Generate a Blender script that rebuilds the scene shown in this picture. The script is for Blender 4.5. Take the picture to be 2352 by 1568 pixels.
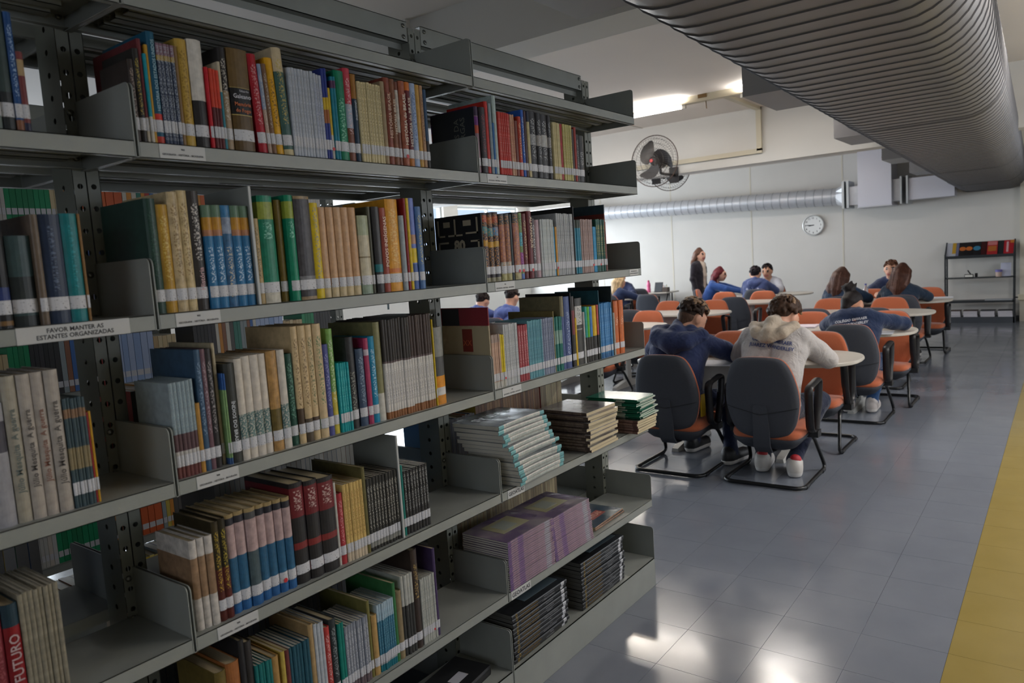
import bpy, math, random
import numpy as np
from mathutils import Vector, Matrix

for _o in list(bpy.data.objects): bpy.data.objects.remove(_o)
SC = bpy.context.scene
COL = SC.collection
random.seed(7)
RNG = np.random.default_rng(11)

# ------------------------------------------------------------------ camera
CAM_R = np.array([[0.595497, -0.800674, -0.065607], [0.123252, 0.010357, 0.992321], [0.793847, 0.59901, -0.104852]])
CAM_P = np.array([-1.954799, -1.564906, 1.578162])
FPX, FW, FH = 1699.308, 2352, 1568
cam = bpy.data.cameras.new('camera'); cam_ob = bpy.data.objects.new('camera', cam); COL.objects.link(cam_ob)
cam.sensor_width = 36; cam.lens = FPX / FW * 36; cam.clip_start = .02; cam.clip_end = 100
_m = Matrix.Identity(4)
for i in range(3):
    _m[i][0] = CAM_R[0][i]; _m[i][1] = CAM_R[1][i]; _m[i][2] = -CAM_R[2][i]; _m[i][3] = CAM_P[i]
cam_ob.matrix_world = _m
cam.dof.use_dof = True; cam.dof.focus_distance = 2.9; cam.dof.aperture_fstop = 4.5
SC.camera = cam_ob

# ------------------------------------------------------------------ world, daylight and added fill lights
wd = bpy.data.worlds.new('world'); SC.world = wd; wd.use_nodes = True
wd.node_tree.nodes['Background'].inputs[0].default_value = (.55, .68, .9, 1)
wd.node_tree.nodes['Background'].inputs[1].default_value = 1.0
def area(name, loc, rot, sx, sy, power, col=(1, 1, 1)):
    l = bpy.data.lights.new(name, 'AREA'); l.shape = 'RECTANGLE'; l.size = sx; l.size_y = sy; l.energy = power; l.color = col
    o = bpy.data.objects.new(name, l); COL.objects.link(o); o.location = loc; o.rotation_euler = rot
    return o
WIN = [(-.3, 2.0), (2.6, 4.9), (5.4, 7.7), (8.2, 10.5), (11.0, 13.3)]          # window openings in the left wall (x ranges), the first added to brighten the ceiling
for i, (a, b) in enumerate(WIN):
    area('window_daylight', ((a + b) / 2, 9.75, 1.95), (math.radians(-98), 0, 0), b - a, 2.0, (150, 105, 155, 215, 250)[i], (.90, .95, 1.0))
FILL_WIN_R = [(.6, 2.9), (3.6, 5.9), (6.6, 8.9)]                        # made-up right wall windows, out of view, added as fill for the bookcase
for i, (a, b) in enumerate(FILL_WIN_R):
    area('window_daylight', ((a + b) / 2, -4.72, 1.9), (math.radians(90), 0, 0), b - a, 1.7, (12, 40, 50)[i], (.95, .97, 1.0))
area('window_daylight', (-5.1, -2.0, 1.9), (0, math.radians(-90), 0), 1.7, 2.2, 13, (.95, .97, 1.0))  # invented window light behind the camera, soft fill for the end plates
SC.view_settings.view_transform = 'Standard'; SC.view_settings.look = 'None'
SC.view_settings.exposure = 0.46; SC.view_settings.gamma = 1; SC.view_settings.use_curve_mapping = False
try:
    cy_ = SC.cycles; cy_.use_denoising = True; cy_.max_bounces = 5; cy_.diffuse_bounces = 3; cy_.glossy_bounces = 2; cy_.transmission_bounces = 4; cy_.transparent_max_bounces = 6
    cy_.caustics_reflective = False; cy_.caustics_refractive = False; cy_.use_adaptive_sampling = True; cy_.adaptive_threshold = .1; cy_.sample_clamp_indirect = 6
except Exception: pass

# ------------------------------------------------------------------ helpers
def cam_ray(u, v):
    return CAM_R.T @ np.array([(u - FW / 2) / FPX, -(v - FH / 2) / FPX, 1.0])
def at(u, v, x=None, y=None, z=None):
    w = cam_ray(u, v)
    t = (x - CAM_P[0]) / w[0] if x is not None else (y - CAM_P[1]) / w[1] if y is not None else (z - CAM_P[2]) / w[2]
    return CAM_P + t * w
def proj(P):
    v = CAM_R @ (np.array(P, float) - CAM_P)
    return FW / 2 + FPX * v[0] / v[2], FH / 2 - FPX * v[1] / v[2], v[2]

def H(h, a=1.0):
    h = h.lstrip('#'); c = [int(h[i:i + 2], 16) / 255 for i in (0, 2, 4)]
    return tuple((x / 12.92 if x <= .04045 else ((x + .055) / 1.055) ** 2.4) for x in c) + (a,)
MATS = {}
def mat(hexc, rough=.5, metal=0., noise=0., nscale=40., bump=0., bscale=200., coat=0., spec=.5, stretch=(1, 1, 1), emit=0., name=None, sheen=0.):
    key = (hexc, rough, metal, noise, nscale, bump, bscale, coat, spec, stretch, emit, sheen)
    if key in MATS: return MATS[key]
    m = bpy.data.materials.new(name or 'mat_' + hexc.strip('#')); m.use_nodes = True
    nt = m.node_tree; b = nt.nodes['Principled BSDF']; c = H(hexc)
    b.inputs['Base Color'].default_value = c; b.inputs['Roughness'].default_value = rough; b.inputs['Metallic'].default_value = metal
    b.inputs['Coat Weight'].default_value = coat; b.inputs['Specular IOR Level'].default_value = spec
    if sheen: b.inputs['Sheen Weight'].default_value = sheen
    if emit:
        b.inputs['Emission Color'].default_value = c; b.inputs['Emission Strength'].default_value = emit
    if noise or bump:
        tc = nt.nodes.new('ShaderNodeTexCoord'); mp = nt.nodes.new('ShaderNodeMapping'); mp.inputs['Scale'].default_value = stretch
        nt.links.new(tc.outputs['Object'], mp.inputs[0])
        if noise:
            n = nt.nodes.new('ShaderNodeTexNoise'); n.inputs['Scale'].default_value = nscale; n.inputs['Detail'].default_value = 6
            nt.links.new(mp.outputs[0], n.inputs['Vector'])
            r = nt.nodes.new('ShaderNodeMapRange'); r.inputs[1].default_value = .25; r.inputs[2].default_value = .75
            r.inputs[3].default_value = 1 - noise; r.inputs[4].default_value = 1 + noise * .6
            nt.links.new(n.outputs['Fac'], r.inputs[0])
            mx = nt.nodes.new('ShaderNodeVectorMath'); mx.operation = 'SCALE'; mx.inputs[0].default_value = c[:3]
            nt.links.new(r.outputs[0], mx.inputs['Scale']); nt.links.new(mx.outputs[0], b.inputs['Base Color'])
        if bump:
            n2 = nt.nodes.new('ShaderNodeTexNoise'); n2.inputs['Scale'].default_value = bscale; n2.inputs['Detail'].default_value = 3
            nt.links.new(mp.outputs[0], n2.inputs['Vector'])
            bp = nt.nodes.new('ShaderNodeBump'); bp.inputs['Strength'].default_value = bump; bp.inputs['Distance'].default_value = .002
            nt.links.new(n2.outputs['Fac'], bp.inputs['Height']); nt.links.new(bp.outputs[0], b.inputs['Normal'])
    MATS[key] = m
    return m

def tag(o, label=None, cat=None, group=None, kind=None):
    if label: o['label'] = label
    if cat: o['category'] = cat
    if group: o['group'] = group
    if kind: o['kind'] = kind
    return o
def empty(name, loc=(0, 0, 0), rz=0., label=None, cat=None, group=None, kind=None, parent=None):
    o = bpy.data.objects.new(name, None); COL.objects.link(o); o.location = loc; o.rotation_euler = (0, 0, rz)
    o.empty_display_size = .05
    if parent: o.parent = parent
    return tag(o, label, cat, group, kind)
def link(name, me, parent=None, loc=None, rot=None):
    o = bpy.data.objects.new(name, me); COL.objects.link(o)
    if parent is not None: o.parent = parent
    if loc is not None: o.location = loc
    if rot is not None: o.rotation_euler = rot
    return o
def copy_tree(o, parent=None):
    c = o.copy(); COL.objects.link(c); c.parent = parent
    for ch in list(o.children): copy_tree(ch, c)
    return c

class MB:
    """collects shapes into one mesh"""
    def __init__(s): s.v = []; s.f = []; s.mi = []; s.cur = 0
    def add(s, vs, fs):
        n = len(s.v); s.v += [tuple(map(float, p)) for p in vs]; s.f += [tuple(i + n for i in f) for f in fs]; s.mi += [s.cur] * len(fs); return s
    def box(s, x0, x1, y0, y1, z0, z1):
        return s.add([(x0, y0, z0), (x1, y0, z0), (x1, y1, z0), (x0, y1, z0), (x0, y0, z1), (x1, y0, z1), (x1, y1, z1), (x0, y1, z1)],
                     [(0, 3, 2, 1), (4, 5, 6, 7), (0, 1, 5, 4), (1, 2, 6, 5), (2, 3, 7, 6), (3, 0, 4, 7)])
    def bbox(s, x0, x1, y0, y1, z0, z1, r):
        """box with chamfered vertical and horizontal edges (rounded ring stack)"""
        def ring(e, z):
            c = r; a0, a1, b0, b1 = x0 + e, x1 - e, y0 + e, y1 - e
            return [(a0 + c, b0, z), (a1 - c, b0, z), (a1, b0 + c, z), (a1, b1 - c, z), (a1 - c, b1, z), (a0 + c, b1, z), (a0, b1 - c, z), (a0, b0 + c, z)]
        return s.loft([ring(r, z0), ring(0, z0 + r), ring(0, z1 - r), ring(r, z1)])
    def loft(s, rings, caps=True, closed=True):
        n = len(rings[0]); vs = [p for r in rings for p in r]; fs = []
        for k in range(len(rings) - 1):
            for i in range(n if closed else n - 1):
                j = (i + 1) % n; fs.append((k * n + i, k * n + j, (k + 1) * n + j, (k + 1) * n + i))
        if caps: fs.append(tuple(range(n - 1, -1, -1))); fs.append(tuple((len(rings) - 1) * n + i for i in range(n)))
        return s.add(vs, fs)
    def prism(s, poly, axis, a0, a1):
        def P(p, a):
            return (a, p[0], p[1]) if axis == 'x' else (p[0], a, p[1]) if axis == 'y' else (p[0], p[1], a)
        return s.loft([[P(p, a0) for p in poly], [P(p, a1) for p in poly]])
    def tube(s, pts, r, n=10, closed=False, caps=True):
        pts = [Vector(p) for p in pts]; m = len(pts); rings = []; up = None
        for i in range(m):
            if closed: t = pts[(i + 1) % m] - pts[i - 1]
            else: t = pts[min(i + 1, m - 1)] - pts[max(i - 1, 0)]
            t.normalize()
            if up is None:
                up = Vector((0, 0, 1)) if abs(t.z) < .9 else Vector((1, 0, 0))
            a = (up - t * up.dot(t)).normalized(); b = t.cross(a); up = a
            rr = r[i] if isinstance(r, (list, tuple)) else r
            rings.append([pts[i] + (a * math.cos(2 * math.pi * k / n) + b * math.sin(2 * math.pi * k / n)) * rr for k in range(n)])
        if closed: rings.append(rings[0])
        return s.loft(rings, caps=caps and not closed)
    def lathe(s, prof, c=(0, 0, 0), n=24, axis='z', arc=2 * math.pi):
        rings = []
        for (r, h) in prof:
            ring = []
            for k in range(n):
                a = arc * k / n; x, y = r * math.cos(a), r * math.sin(a)
                p = (x, y, h) if axis == 'z' else (h, x, y) if axis == 'x' else (y, h, x)
                ring.append((p[0] + c[0], p[1] + c[1], p[2] + c[2]))
            rings.append(ring)
        return s.loft(rings)
    def xform(s, M, i0=0):
        s.v = s.v[:i0] + [tuple(M @ Vector(p)) for p in s.v[i0:]]; return s
    def mesh(s, name, mats, smooth=False, ang=None):
        me = bpy.data.meshes.new(name); me.from_pydata(s.v, [], s.f)
        for m in (mats if isinstance(mats, (list, tuple)) else [mats]): me.materials.append(m)
        if any(s.mi): me.polygons.foreach_set('material_index', s.mi)
        if smooth:
            me.polygons.foreach_set('use_smooth', [True] * len(me.polygons))
            if ang: me.set_sharp_from_angle(angle=math.radians(ang))
        me.update(); return me
    def obj(s, name, mats, parent=None, smooth=False, ang=35, loc=None, rot=None):
        return link(name, s.mesh(name, mats, smooth, ang), parent, loc, rot)

def arc_path(pts, r, n=5):
    """round the corners of a polyline"""
    out = [Vector(pts[0])]
    for i in range(1, len(pts) - 1):
        p0, p, p1 = Vector(pts[i - 1]), Vector(pts[i]), Vector(pts[i + 1])
        a = (p0 - p).normalized(); b = (p1 - p).normalized(); rr = min(r, (p0 - p).length * .49, (p1 - p).length * .49)
        A, B = p + a * rr, p + b * rr
        for k in range(n + 1):
            t = k / n; out.append(A * (1 - t) ** 2 + p * 2 * t * (1 - t) + B * t * t)
    out.append(Vector(pts[-1])); return out
def rrect(w, h, r, n=5, cx=0, cy=0):
    """rounded rectangle outline, counter-clockwise"""
    out = []
    for (sx, sy, a0) in ((1, -1, -90), (1, 1, 0), (-1, 1, 90), (-1, -1, 180)):
        for k in range(n + 1):
            a = math.radians(a0 + 90 * k / n); out.append((cx + sx * (w / 2 - r) + r * math.cos(a), cy + sy * (h / 2 - r) + r * math.sin(a)))
    return out

_TXT = {}
def text_mesh(body, bold=.0):
    """2D triangle mesh of a line of text, unit cap height-ish, centred; returns verts (N,2) and faces"""
    k = (body, bold)
    if k in _TXT: return _TXT[k]
    cu = bpy.data.curves.new('lettering', 'FONT'); cu.body = body; cu.size = 1; cu.resolution_u = 2; cu.offset = bold
    o = bpy.data.objects.new('lettering', cu); COL.objects.link(o)
    dg = bpy.context.evaluated_depsgraph_get(); me = bpy.data.meshes.new_from_object(o.evaluated_get(dg))
    v = np.array([(p.co.x, p.co.y) for p in me.vertices]) if len(me.vertices) else np.zeros((0, 2))
    f = [tuple(p.vertices) for p in me.polygons]
    bpy.data.objects.remove(o); bpy.data.curves.remove(cu); bpy.data.meshes.remove(me)
    if len(v):
        lo, hi = v.min(0), v.max(0); v = v - (lo + hi) / 2; sz = hi - lo
    else: sz = np.zeros(2)
    _TXT[k] = (v, f, sz); return _TXT[k]
def lettering(name, lines, origin, ux, uy, width, height, m, parent, bold=.012, gap=.35):
    """flat lettering on a plane: origin = centre, ux/uy unit vectors, fitted in width x height"""
    mb = MB(); ux, uy, o = Vector(ux), Vector(uy), Vector(origin); n = len(lines)
    lh = height / (n + gap * (n - 1))
    ws = [text_mesh(l, bold)[2][0] for l in lines]; hs = [text_mesh(l, bold)[2][1] for l in lines]
    sc = min([lh / max(hs), width / max(ws)])
    for i, l in enumerate(lines):
        v, f, s = text_mesh(l, bold); cy = ((n - 1) / 2 - i) * lh * (1 + gap)
        mb.add([o + ux * (p[0] * sc) + uy * (p[1] * sc + cy) for p in v], f)
    return mb.obj(name, m, parent)

# ------------------------------------------------------------------ common materials
M_STEEL = mat('#8b8e88', .42, 0, noise=.10, nscale=9, bump=.15, bscale=900, name='shelf_enamel')
M_STEELD = mat('#75786f', .45, 0, noise=.08, nscale=9, name='upright_enamel')
M_BOLT = mat('#6f716c', .3, .8)
M_PAPER = mat('#c9b996', .85, 0, noise=.18, nscale=6, bump=.5, bscale=160, stretch=(40, 1, 1), name='page_edges')
M_PAPERW = mat('#cfcabc', .85, 0, noise=.15, nscale=6, bump=.5, bscale=160, stretch=(40, 1, 1), name='page_edges_white')
M_WHITE = mat('#d8d6d0', .6)
M_INK = mat('#26262a', .6)
M_BLACK = mat('#141416', .4)
# ------------------------------------------------------------------ room shell
XB, ZC = 13.7, 3.24
wall_m = mat('#cfccc4', .8, 0, noise=.05, nscale=1.4, bump=.15, bscale=60, name='wall_paint')
wall_b = mat('#cbc8c3', .75, 0, noise=.05, nscale=1.2, bump=.12, bscale=60, name='wall_paint_back')
ceil_m = mat('#ddd5cd', .85, 0, noise=.04, nscale=1.1, name='ceiling_paint')
beam_m = mat('#d2d0cb', .75, 0, noise=.05, nscale=1.5, name='beam_paint')
trim_m = mat('#c9c3b4', .6)
S = lambda o: tag(o, kind='structure')
XL, YR, YL = -5.0, -4.6, 9.5
S(MB().box(XL, XB, YR, YL, -.12, -.004).obj('floor', mat('#2c2d30', .5, name='floor_joint')))
fl = bpy.data.objects['floor']
S(MB().box(XL, XB + .2, YR, YL, ZC, ZC + .15).obj('ceiling', ceil_m))
S(MB().box(XB, XB + .2, YR, YL + .2, -.12, ZC).obj('wall_back', wall_b))
mb = MB(); mb.box(XL - .2, XL, YR, -3.1, -.12, ZC); mb.box(XL - .2, XL, -.9, YL, -.12, ZC); mb.box(XL - .2, XL, -3.1, -.9, -.12, 1.05); mb.box(XL - .2, XL, -3.1, -.9, 2.75, ZC); S(mb.obj('wall_front', wall_m))
mb = MB(); mb.box(XL, XB, YR - .2, YR, -.12, 1.05); mb.box(XL, XB, YR - .2, YR, 2.75, ZC); xs = [XL] + [c for w in FILL_WIN_R for c in w] + [XB]
for i in range(0, len(xs), 2): mb.box(xs[i], xs[i + 1], YR - .2, YR, 1.05, 2.75)
S(mb.obj('wall_right', wall_m))
mb = MB(); mb.box(XL, XB, YL, YL + .2, -.12, .95); mb.box(XL, XB, YL, YL + .2, 2.95, ZC)
xs = [XL] + [c for w in WIN for c in w] + [XB]
for i in range(0, len(xs), 2): mb.box(xs[i], xs[i + 1], YL, YL + .2, .95, 2.95)
S(mb.obj('wall_left', wall_m))
for i, (a, b) in enumerate(FILL_WIN_R):  # frames for the added fill windows
    mb = MB()
    for x in (a + .03, (a + b) / 2, b - .03): mb.box(x - .03, x + .03, YR - .12, YR - .06, 1.05, 2.75)
    for z in (1.08, 1.9, 2.72): mb.box(a, b, YR - .115, YR - .065, z - .03, z + .03)
    S(mb.obj('window_%d' % (i + 6), mat('#b9bcbc', .4, .5)))
for i, (a, b) in enumerate(WIN):
    mb = MB()
    for x in (a + .03, (a + b) / 2, b - .03): mb.box(x - .03, x + .03, YL + .06, YL + .12, .95, 2.95)
    for z in (.98, 1.95, 2.92): mb.box(a, b, YL + .065, YL + .115, z - .03, z + .03)
    w = S(mb.obj('window_%d' % (i + 1), mat('#b9bcbc', .4, .5)))
    for x0, x1 in ((a + .06, (a + b) / 2 - .03), ((a + b) / 2 + .03, b - .06)):
        for z0, z1 in ((1.01, 1.92), (1.98, 2.89)):
            g = bpy.data.materials.get('window_glass')
            if g is None:
                g = bpy.data.materials.new('window_glass'); g.use_nodes = True; nt = g.node_tree
                t = nt.nodes.new('ShaderNodeBsdfTransparent'); t.inputs[0].default_value = (.93, .95, .96, 1)
                gl = nt.nodes.new('ShaderNodeBsdfGlossy'); gl.inputs['Roughness'].default_value = .03
                mx = nt.nodes.new('ShaderNodeMixShader'); mx.inputs[0].default_value = .06
                nt.links.new(t.outputs[0], mx.inputs[1]); nt.links.new(gl.outputs[0], mx.inputs[2]); nt.links.new(mx.outputs[0], nt.nodes['Material Output'].inputs[0])
            MB().box(x0, x1, YL + .085, YL + .095, z0, z1).obj('pane', g, w)
# skirting of the far wall, pilaster on its right, beams
S(MB().box(XB - .02, XB, YR, YL, 0, .09).obj('baseboard_back', mat('#3c4048', .5)))
S(MB().box(XB - .16, XB, -1.55, -.92, 0, ZC).obj('trim_1', mat('#cfc9ba', .7)))
S(MB().box(1.84, 2.18, YR, YL, 2.90, ZC).obj('trim_2', beam_m))
S(MB().box(7.2, 7.46, YR, YL, 2.59, ZC).obj('trim_3', beam_m))
# wall panel seams of the far wall
for i, y in enumerate((1.95, 3.75, 5.55, 7.35)):
    S(MB().box(XB - .004, XB + .01, y - .012, y + .012, .09, ZC).obj('trim_%d' % (4 + i), trim_m))
for i, y in enumerate((.62, 2.95, 5.3)):
    S(MB().box(2.18, 7.2, y - .008, y + .008, ZC - .004, ZC + .01).obj('trim_%d' % (8 + i), mat('#b7aea4', .8)))
S(MB().box(1.80, 1.84, 1.98, 2.30, 2.6, ZC).obj('trim_11', beam_m))
# cable raceway: along the ceiling, down the deep beam and along it
mb = MB(); y0 = 1.41
mb.box(5.9, 7.2, y0 - .03, y0 + .03, ZC - .035, ZC); mb.box(7.165, 7.2, y0 - .03, y0 + .03, 2.73, ZC); mb.box(7.165, 7.2, y0 - .03, 3.9, 2.70, 2.755)
tag(mb.obj('cable_raceway', mat('#c5bda8', .6)), 'cream cable raceway bent from the ceiling down the deep beam', 'raceway')

# floor tiles: grey vinyl, a yellow band on the camera's right side
TS = .305
def floor_mat(hexc, hex2, name):
    m = bpy.data.materials.new(name); m.use_nodes = True; nt = m.node_tree; b = nt.nodes['Principled BSDF']
    oi = nt.nodes.new('ShaderNodeObjectInfo'); geo = nt.nodes.new('ShaderNodeNewGeometry')
    n = nt.nodes.new('ShaderNodeTexNoise'); n.inputs['Scale'].default_value = 5; n.inputs['Detail'].default_value = 8
    nt.links.new(geo.outputs['Position'], n.inputs['Vector'])
    mx = nt.nodes.new('ShaderNodeMix'); mx.data_type = 'RGBA'; mx.inputs['A'].default_value = H(hexc); mx.inputs['B'].default_value = H(hex2)
    nt.links.new(n.outputs['Fac'], mx.inputs['Factor'])
    # pale scuffs, short strokes
    mp = nt.nodes.new('ShaderNodeMapping'); mp.inputs['Scale'].default_value = (4, 26, 1); mp.inputs['Rotation'].default_value = (0, 0, .5)
    nt.links.new(geo.outputs['Position'], mp.inputs[0])
    n2 = nt.nodes.new('ShaderNodeTexNoise'); n2.inputs['Scale'].default_value = 2.2; n2.inputs['Detail'].default_value = 4
    nt.links.new(mp.outputs[0], n2.inputs['Vector'])
    cr = nt.nodes.new('ShaderNodeMapRange'); cr.inputs[1].default_value = .755; cr.inputs[2].default_value = .79; nt.links.new(n2.outputs['Fac'], cr.inputs[0])
    mx2 = nt.nodes.new('ShaderNodeMix'); mx2.data_type = 'RGBA'; mx2.inputs['B'].default_value = H('#b4b6b8')
    nt.links.new(mx.outputs['Result'], mx2.inputs['A']); nt.links.new(cr.outputs[0], mx2.inputs['Factor'])
    nt.links.new(mx2.outputs['Result'], b.inputs['Base Color'])
    n3 = nt.nodes.new('ShaderNodeTexNoise'); n3.inputs['Scale'].default_value = 3; n3.inputs['Detail'].default_value = 7; nt.links.new(geo.outputs['Position'], n3.inputs['Vector'])
    r3 = nt.nodes.new('ShaderNodeMapRange'); r3.inputs[1].default_value = .3; r3.inputs[2].default_value = .7; r3.inputs[3].default_value = .09; r3.inputs[4].default_value = .22
    nt.links.new(n3.outputs['Fac'], r3.inputs[0]); nt.links.new(r3.outputs[0], b.inputs['Roughness'])
    b.inputs['Specular IOR Level'].default_value = .52
    n4 = nt.nodes.new('ShaderNodeTexNoise'); n4.inputs['Scale'].default_value = 22; nt.links.new(geo.outputs['Position'], n4.inputs['Vector'])
    bp = nt.nodes.new('ShaderNodeBump'); bp.inputs['Strength'].default_value = .05; bp.inputs['Distance'].default_value = .002
    nt.links.new(n4.outputs['Fac'], bp.inputs['Height']); nt.links.new(bp.outputs[0], b.inputs['Normal'])
    return m
fm_g = floor_mat('#6d727c', '#797e87', 'grey_vinyl'); fm_y = floor_mat('#8c7a42', '#98864e', 'yellow_vinyl')
G = .0006
def tile_mesh(nm, m):
    t = MB(); h = TS / 2 - G; e = .0002
    t.loft([[(-h, -h, -.005), (h, -h, -.005), (h, h, -.005), (-h, h, -.005)], [(-h, -h, -e), (h, -h, -e), (h, h, -e), (-h, h, -e)],
            [(-h + e, -h + e, 0), (h - e, -h + e, 0), (h - e, h - e, 0), (-h + e, h - e, 0)]])
    return t.mesh(nm, m)
tm_g, tm_y = tile_mesh('tile', fm_g), tile_mesh('tile', fm_y)
cells = []
for i in range(-16, 45):
    for j in range(-15, 31):
        x, y = .20 + TS * (i + .5), TS * (j + .5)
        if x < XL + .1 or x > XB - .02 or y < YR + .1 or y > YL - .1: continue
        u, v, d = proj((x, y, 0)); vis = d > .3 and -60 < u < FW + 60 and -60 < v < FH + 200 and not (y > .1 and x < 1.2)
        cells.append((d if vis else 1e3 + d, x, y))
cells.sort()
rest = {0: MB(), 1: MB()}
for k, (d, x, y) in enumerate(cells):
    yel = y < -4 * TS
    if k < 290 and d < 1e3: link('tile', tm_y if yel else tm_g, fl, (x, y, 0))
    else:
        t = rest[1 if yel else 0]; h = TS / 2 - G
        t.add([(x - h, y - h, 0), (x + h, y - h, 0), (x + h, y + h, 0), (x - h, y + h, 0)], [(0, 1, 2, 3)])
tag(rest[0].obj('far_grey_tiles', fm_g, fl), kind='stuff'); tag(rest[1].obj('far_yellow_tiles', fm_y, fl), kind='stuff')

# ------------------------------------------------------------------ big ribbed air duct with side boxes
DD = Vector((1, .023426, -.006493)); D0 = Vector((13.7, -1.198, 1.477))
def dpt(x, dy, dz): return D0 + DD * (x - 13.7) + Vector((0, dy, dz))
duct_m = mat('#8f8d8e', .38, .12, noise=.06, nscale=4, name='duct_metal')
rib_m = mat('#5a595b', .45, .1)
def section(yr, yl, zb, zt, r, n=7):
    out = rrect(yl - yr, zt - zb, r, n, (yl + yr) / 2, (zt + zb) / 2); return out
dr = empty('air_duct', tuple(dpt(6, .8, 1.1)), 0, 'large dark grey ribbed air duct running along the ceiling', 'air duct')
SECT = section(.19, 1.24, .82, 1.40, .24)
def rel(p): return Vector(p) - dr.location
mb = MB(); mb.loft([[rel(dpt(x, *s)) for s in SECT] for x in (-1.6, 4.0, 9.0, 13.66)]); mb.obj('duct_body', duct_m, dr, smooth=True)
ringm = None
def ring_mesh():
    m_ = MB(); rings = []
    prof = [(-.0045, .0), (-.0025, .0055), (.0025, .0055), (.0045, .0)]
    cy, cz = .715, 1.11
    for (dx, e) in prof:
        rings.append([Vector((dx, (s[0] - cy) * (1 + e / .525) , (s[1] - cz) * (1 + e / .29))) for s in SECT])
    return m_.loft(rings, caps=False).mesh('rib', rib_m, True)
rm = ring_mesh(); x = -1.5
while x < 13.6:
    link('rib', rm, dr, rel(dpt(x, .715, 1.11))); x += .137
for x in (4.05, 8.6, 11.4):
    o = link('seam_flange', rm, dr, rel(dpt(x, .715, 1.11))); o.scale = (1.8, 1.006, 1.015)
for k, (x0, x1) in enumerate(((.16, .91), (3.2, 3.95), (6.06, 6.82), (8.93, 9.68), (11.6, 12.35))):
    yo = at(1705, 223, z=2.6)[1] + .03 * (x0 - 3.2)
    m_ = MB(); yi = yo - .42
    m_.box(x0, x1, yi, yo, 2.60, 2.92); m_.xform(Matrix.Translation(-dr.location))
    bx = m_.obj('side_diffuser', mat('#858384', .4, .12), dr)
    g = MB()
    g.box(x0 + .03, x1 - .03, yo - .001, yo + .008, 2.63, 2.65); g.box(x0 + .03, x1 - .03, yo - .001, yo + .008, 2.87, 2.89)
    for q in range(6): g.box(x0 + .03, x1 - .03, yo, yo + .006, 2.665 + q * .034, 2.68 + q * .034)
    g.xform(Matrix.Translation(-dr.location)); g.obj('grille', mat('#515154', .4, .4), bx)

# ------------------------------------------------------------------ white round duct with square junction box by the far wall
gal = mat('#b9bbc0', .35, .35, noise=.08, nscale=12, name='galvanised')
r0 = empty('round_duct', (13.3, 4, 2.45), 0, 'long silvery round duct along the far wall above the clock', 'air duct')
pA, pB = Vector((13.3, 1.95, 2.43)), Vector((13.3, 7.4, 2.60)); off = -r0.location
mb = MB(); n = 60; pts = []; rr = []
for k in range(n + 1):
    t = k / n; pts.append(pA.lerp(pB, t) + off); rr.append(.165 - .02 * t)
mb.tube(pts, rr, 20); mb.obj('pipe', gal, r0, True)
mb = MB()
for k in range(34):
    t = (k + .5) / 34; c = pA.lerp(pB, t) + off; d = (pB - pA).normalized(); r = .165 - .02 * t
    mb.tube([c - d * .006, c - d * .003, c + d * .003, c + d * .006], [r, r + .004, r + .004, r], 20, caps=False)
mb.obj('spiral_seams', mat('#9a9ca2', .4, .4), r0, True)
mb = MB(); mb.loft([[Vector((13.3 + .165 * math.cos(a), 1.95, 2.43 + .165 * math.sin(a))) + off for a in [2 * math.pi * (k + .5) / 16 for k in range(16)]],
                    [Vector((13.3 + .2 * max(-1, min(1, 1.4 * math.cos(a))), 1.80, 2.43 + .2 * max(-1, min(1, 1.4 * math.sin(a))))) + off for a in [2 * math.pi * (k + .5) / 16 for k in range(16)]]])
mb.obj('reducer', gal, r0)
for y in (1.80, 1.72):
    MB().box(-.24, .24, y - 4 - .02, y - 4 + .02, -.26, .24).obj('flange', mat('#b4b8bb', .4, .4), r0)
r1 = empty('duct_junction', (13.3, 1.25, 2.6), 0, 'white square sheet metal junction box between round duct and flanges', 'duct box')
MB().box(-.3, .3, -.28, .28, -.42, .64).obj('box', mat('#c8c8d2', .4, .15), r1)
MB().box(-.31, .31, -.29, .29, -.43, -.41).obj('bottom_flange', mat('#bdbdc4', .4, .2), r1)
MB().box(-.20, .20, .28, .46, -.36, -.02).obj('neck', gal, r1)
for y in (-.42, -.52): MB().box(-.24, .24, y - .015, y + .015, -.42, .07).obj('flange', mat('#b4b8bb', .4, .4), r1)
MB().box(-.20, .20, -.40, -.28, -.36, .03).obj('neck', gal, r1)
MB().box(-.20, .20, -1.25, -.5, -.36, .02).obj('branch_duct', mat('#c2c2cc', .4, .15), r1)
r2 = empty('wall_duct', (13.3, 8.1, 2.62), 0, 'pale rectangular duct with two air grilles near the windows', 'air duct')
MB().box(-.2, .2, -.75, 1.3, -.22, .2).obj('box', mat('#c6c6c8', .4, .1), r2)
for y in (-.3, .75):
    g = MB(); g.box(-.215, -.2, y - .33, y + .33, -.15, .13)
    o = g.obj('grille', mat('#8a8c8e', .4, .2), r2); s_ = MB()
    for k in range(9): s_.box(-.225, -.215, y - .30, y + .30, -.135 + k * .029, -.12 + k * .029)
    s_.obj('slat', mat('#6f7274', .4, .2), o)

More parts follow.
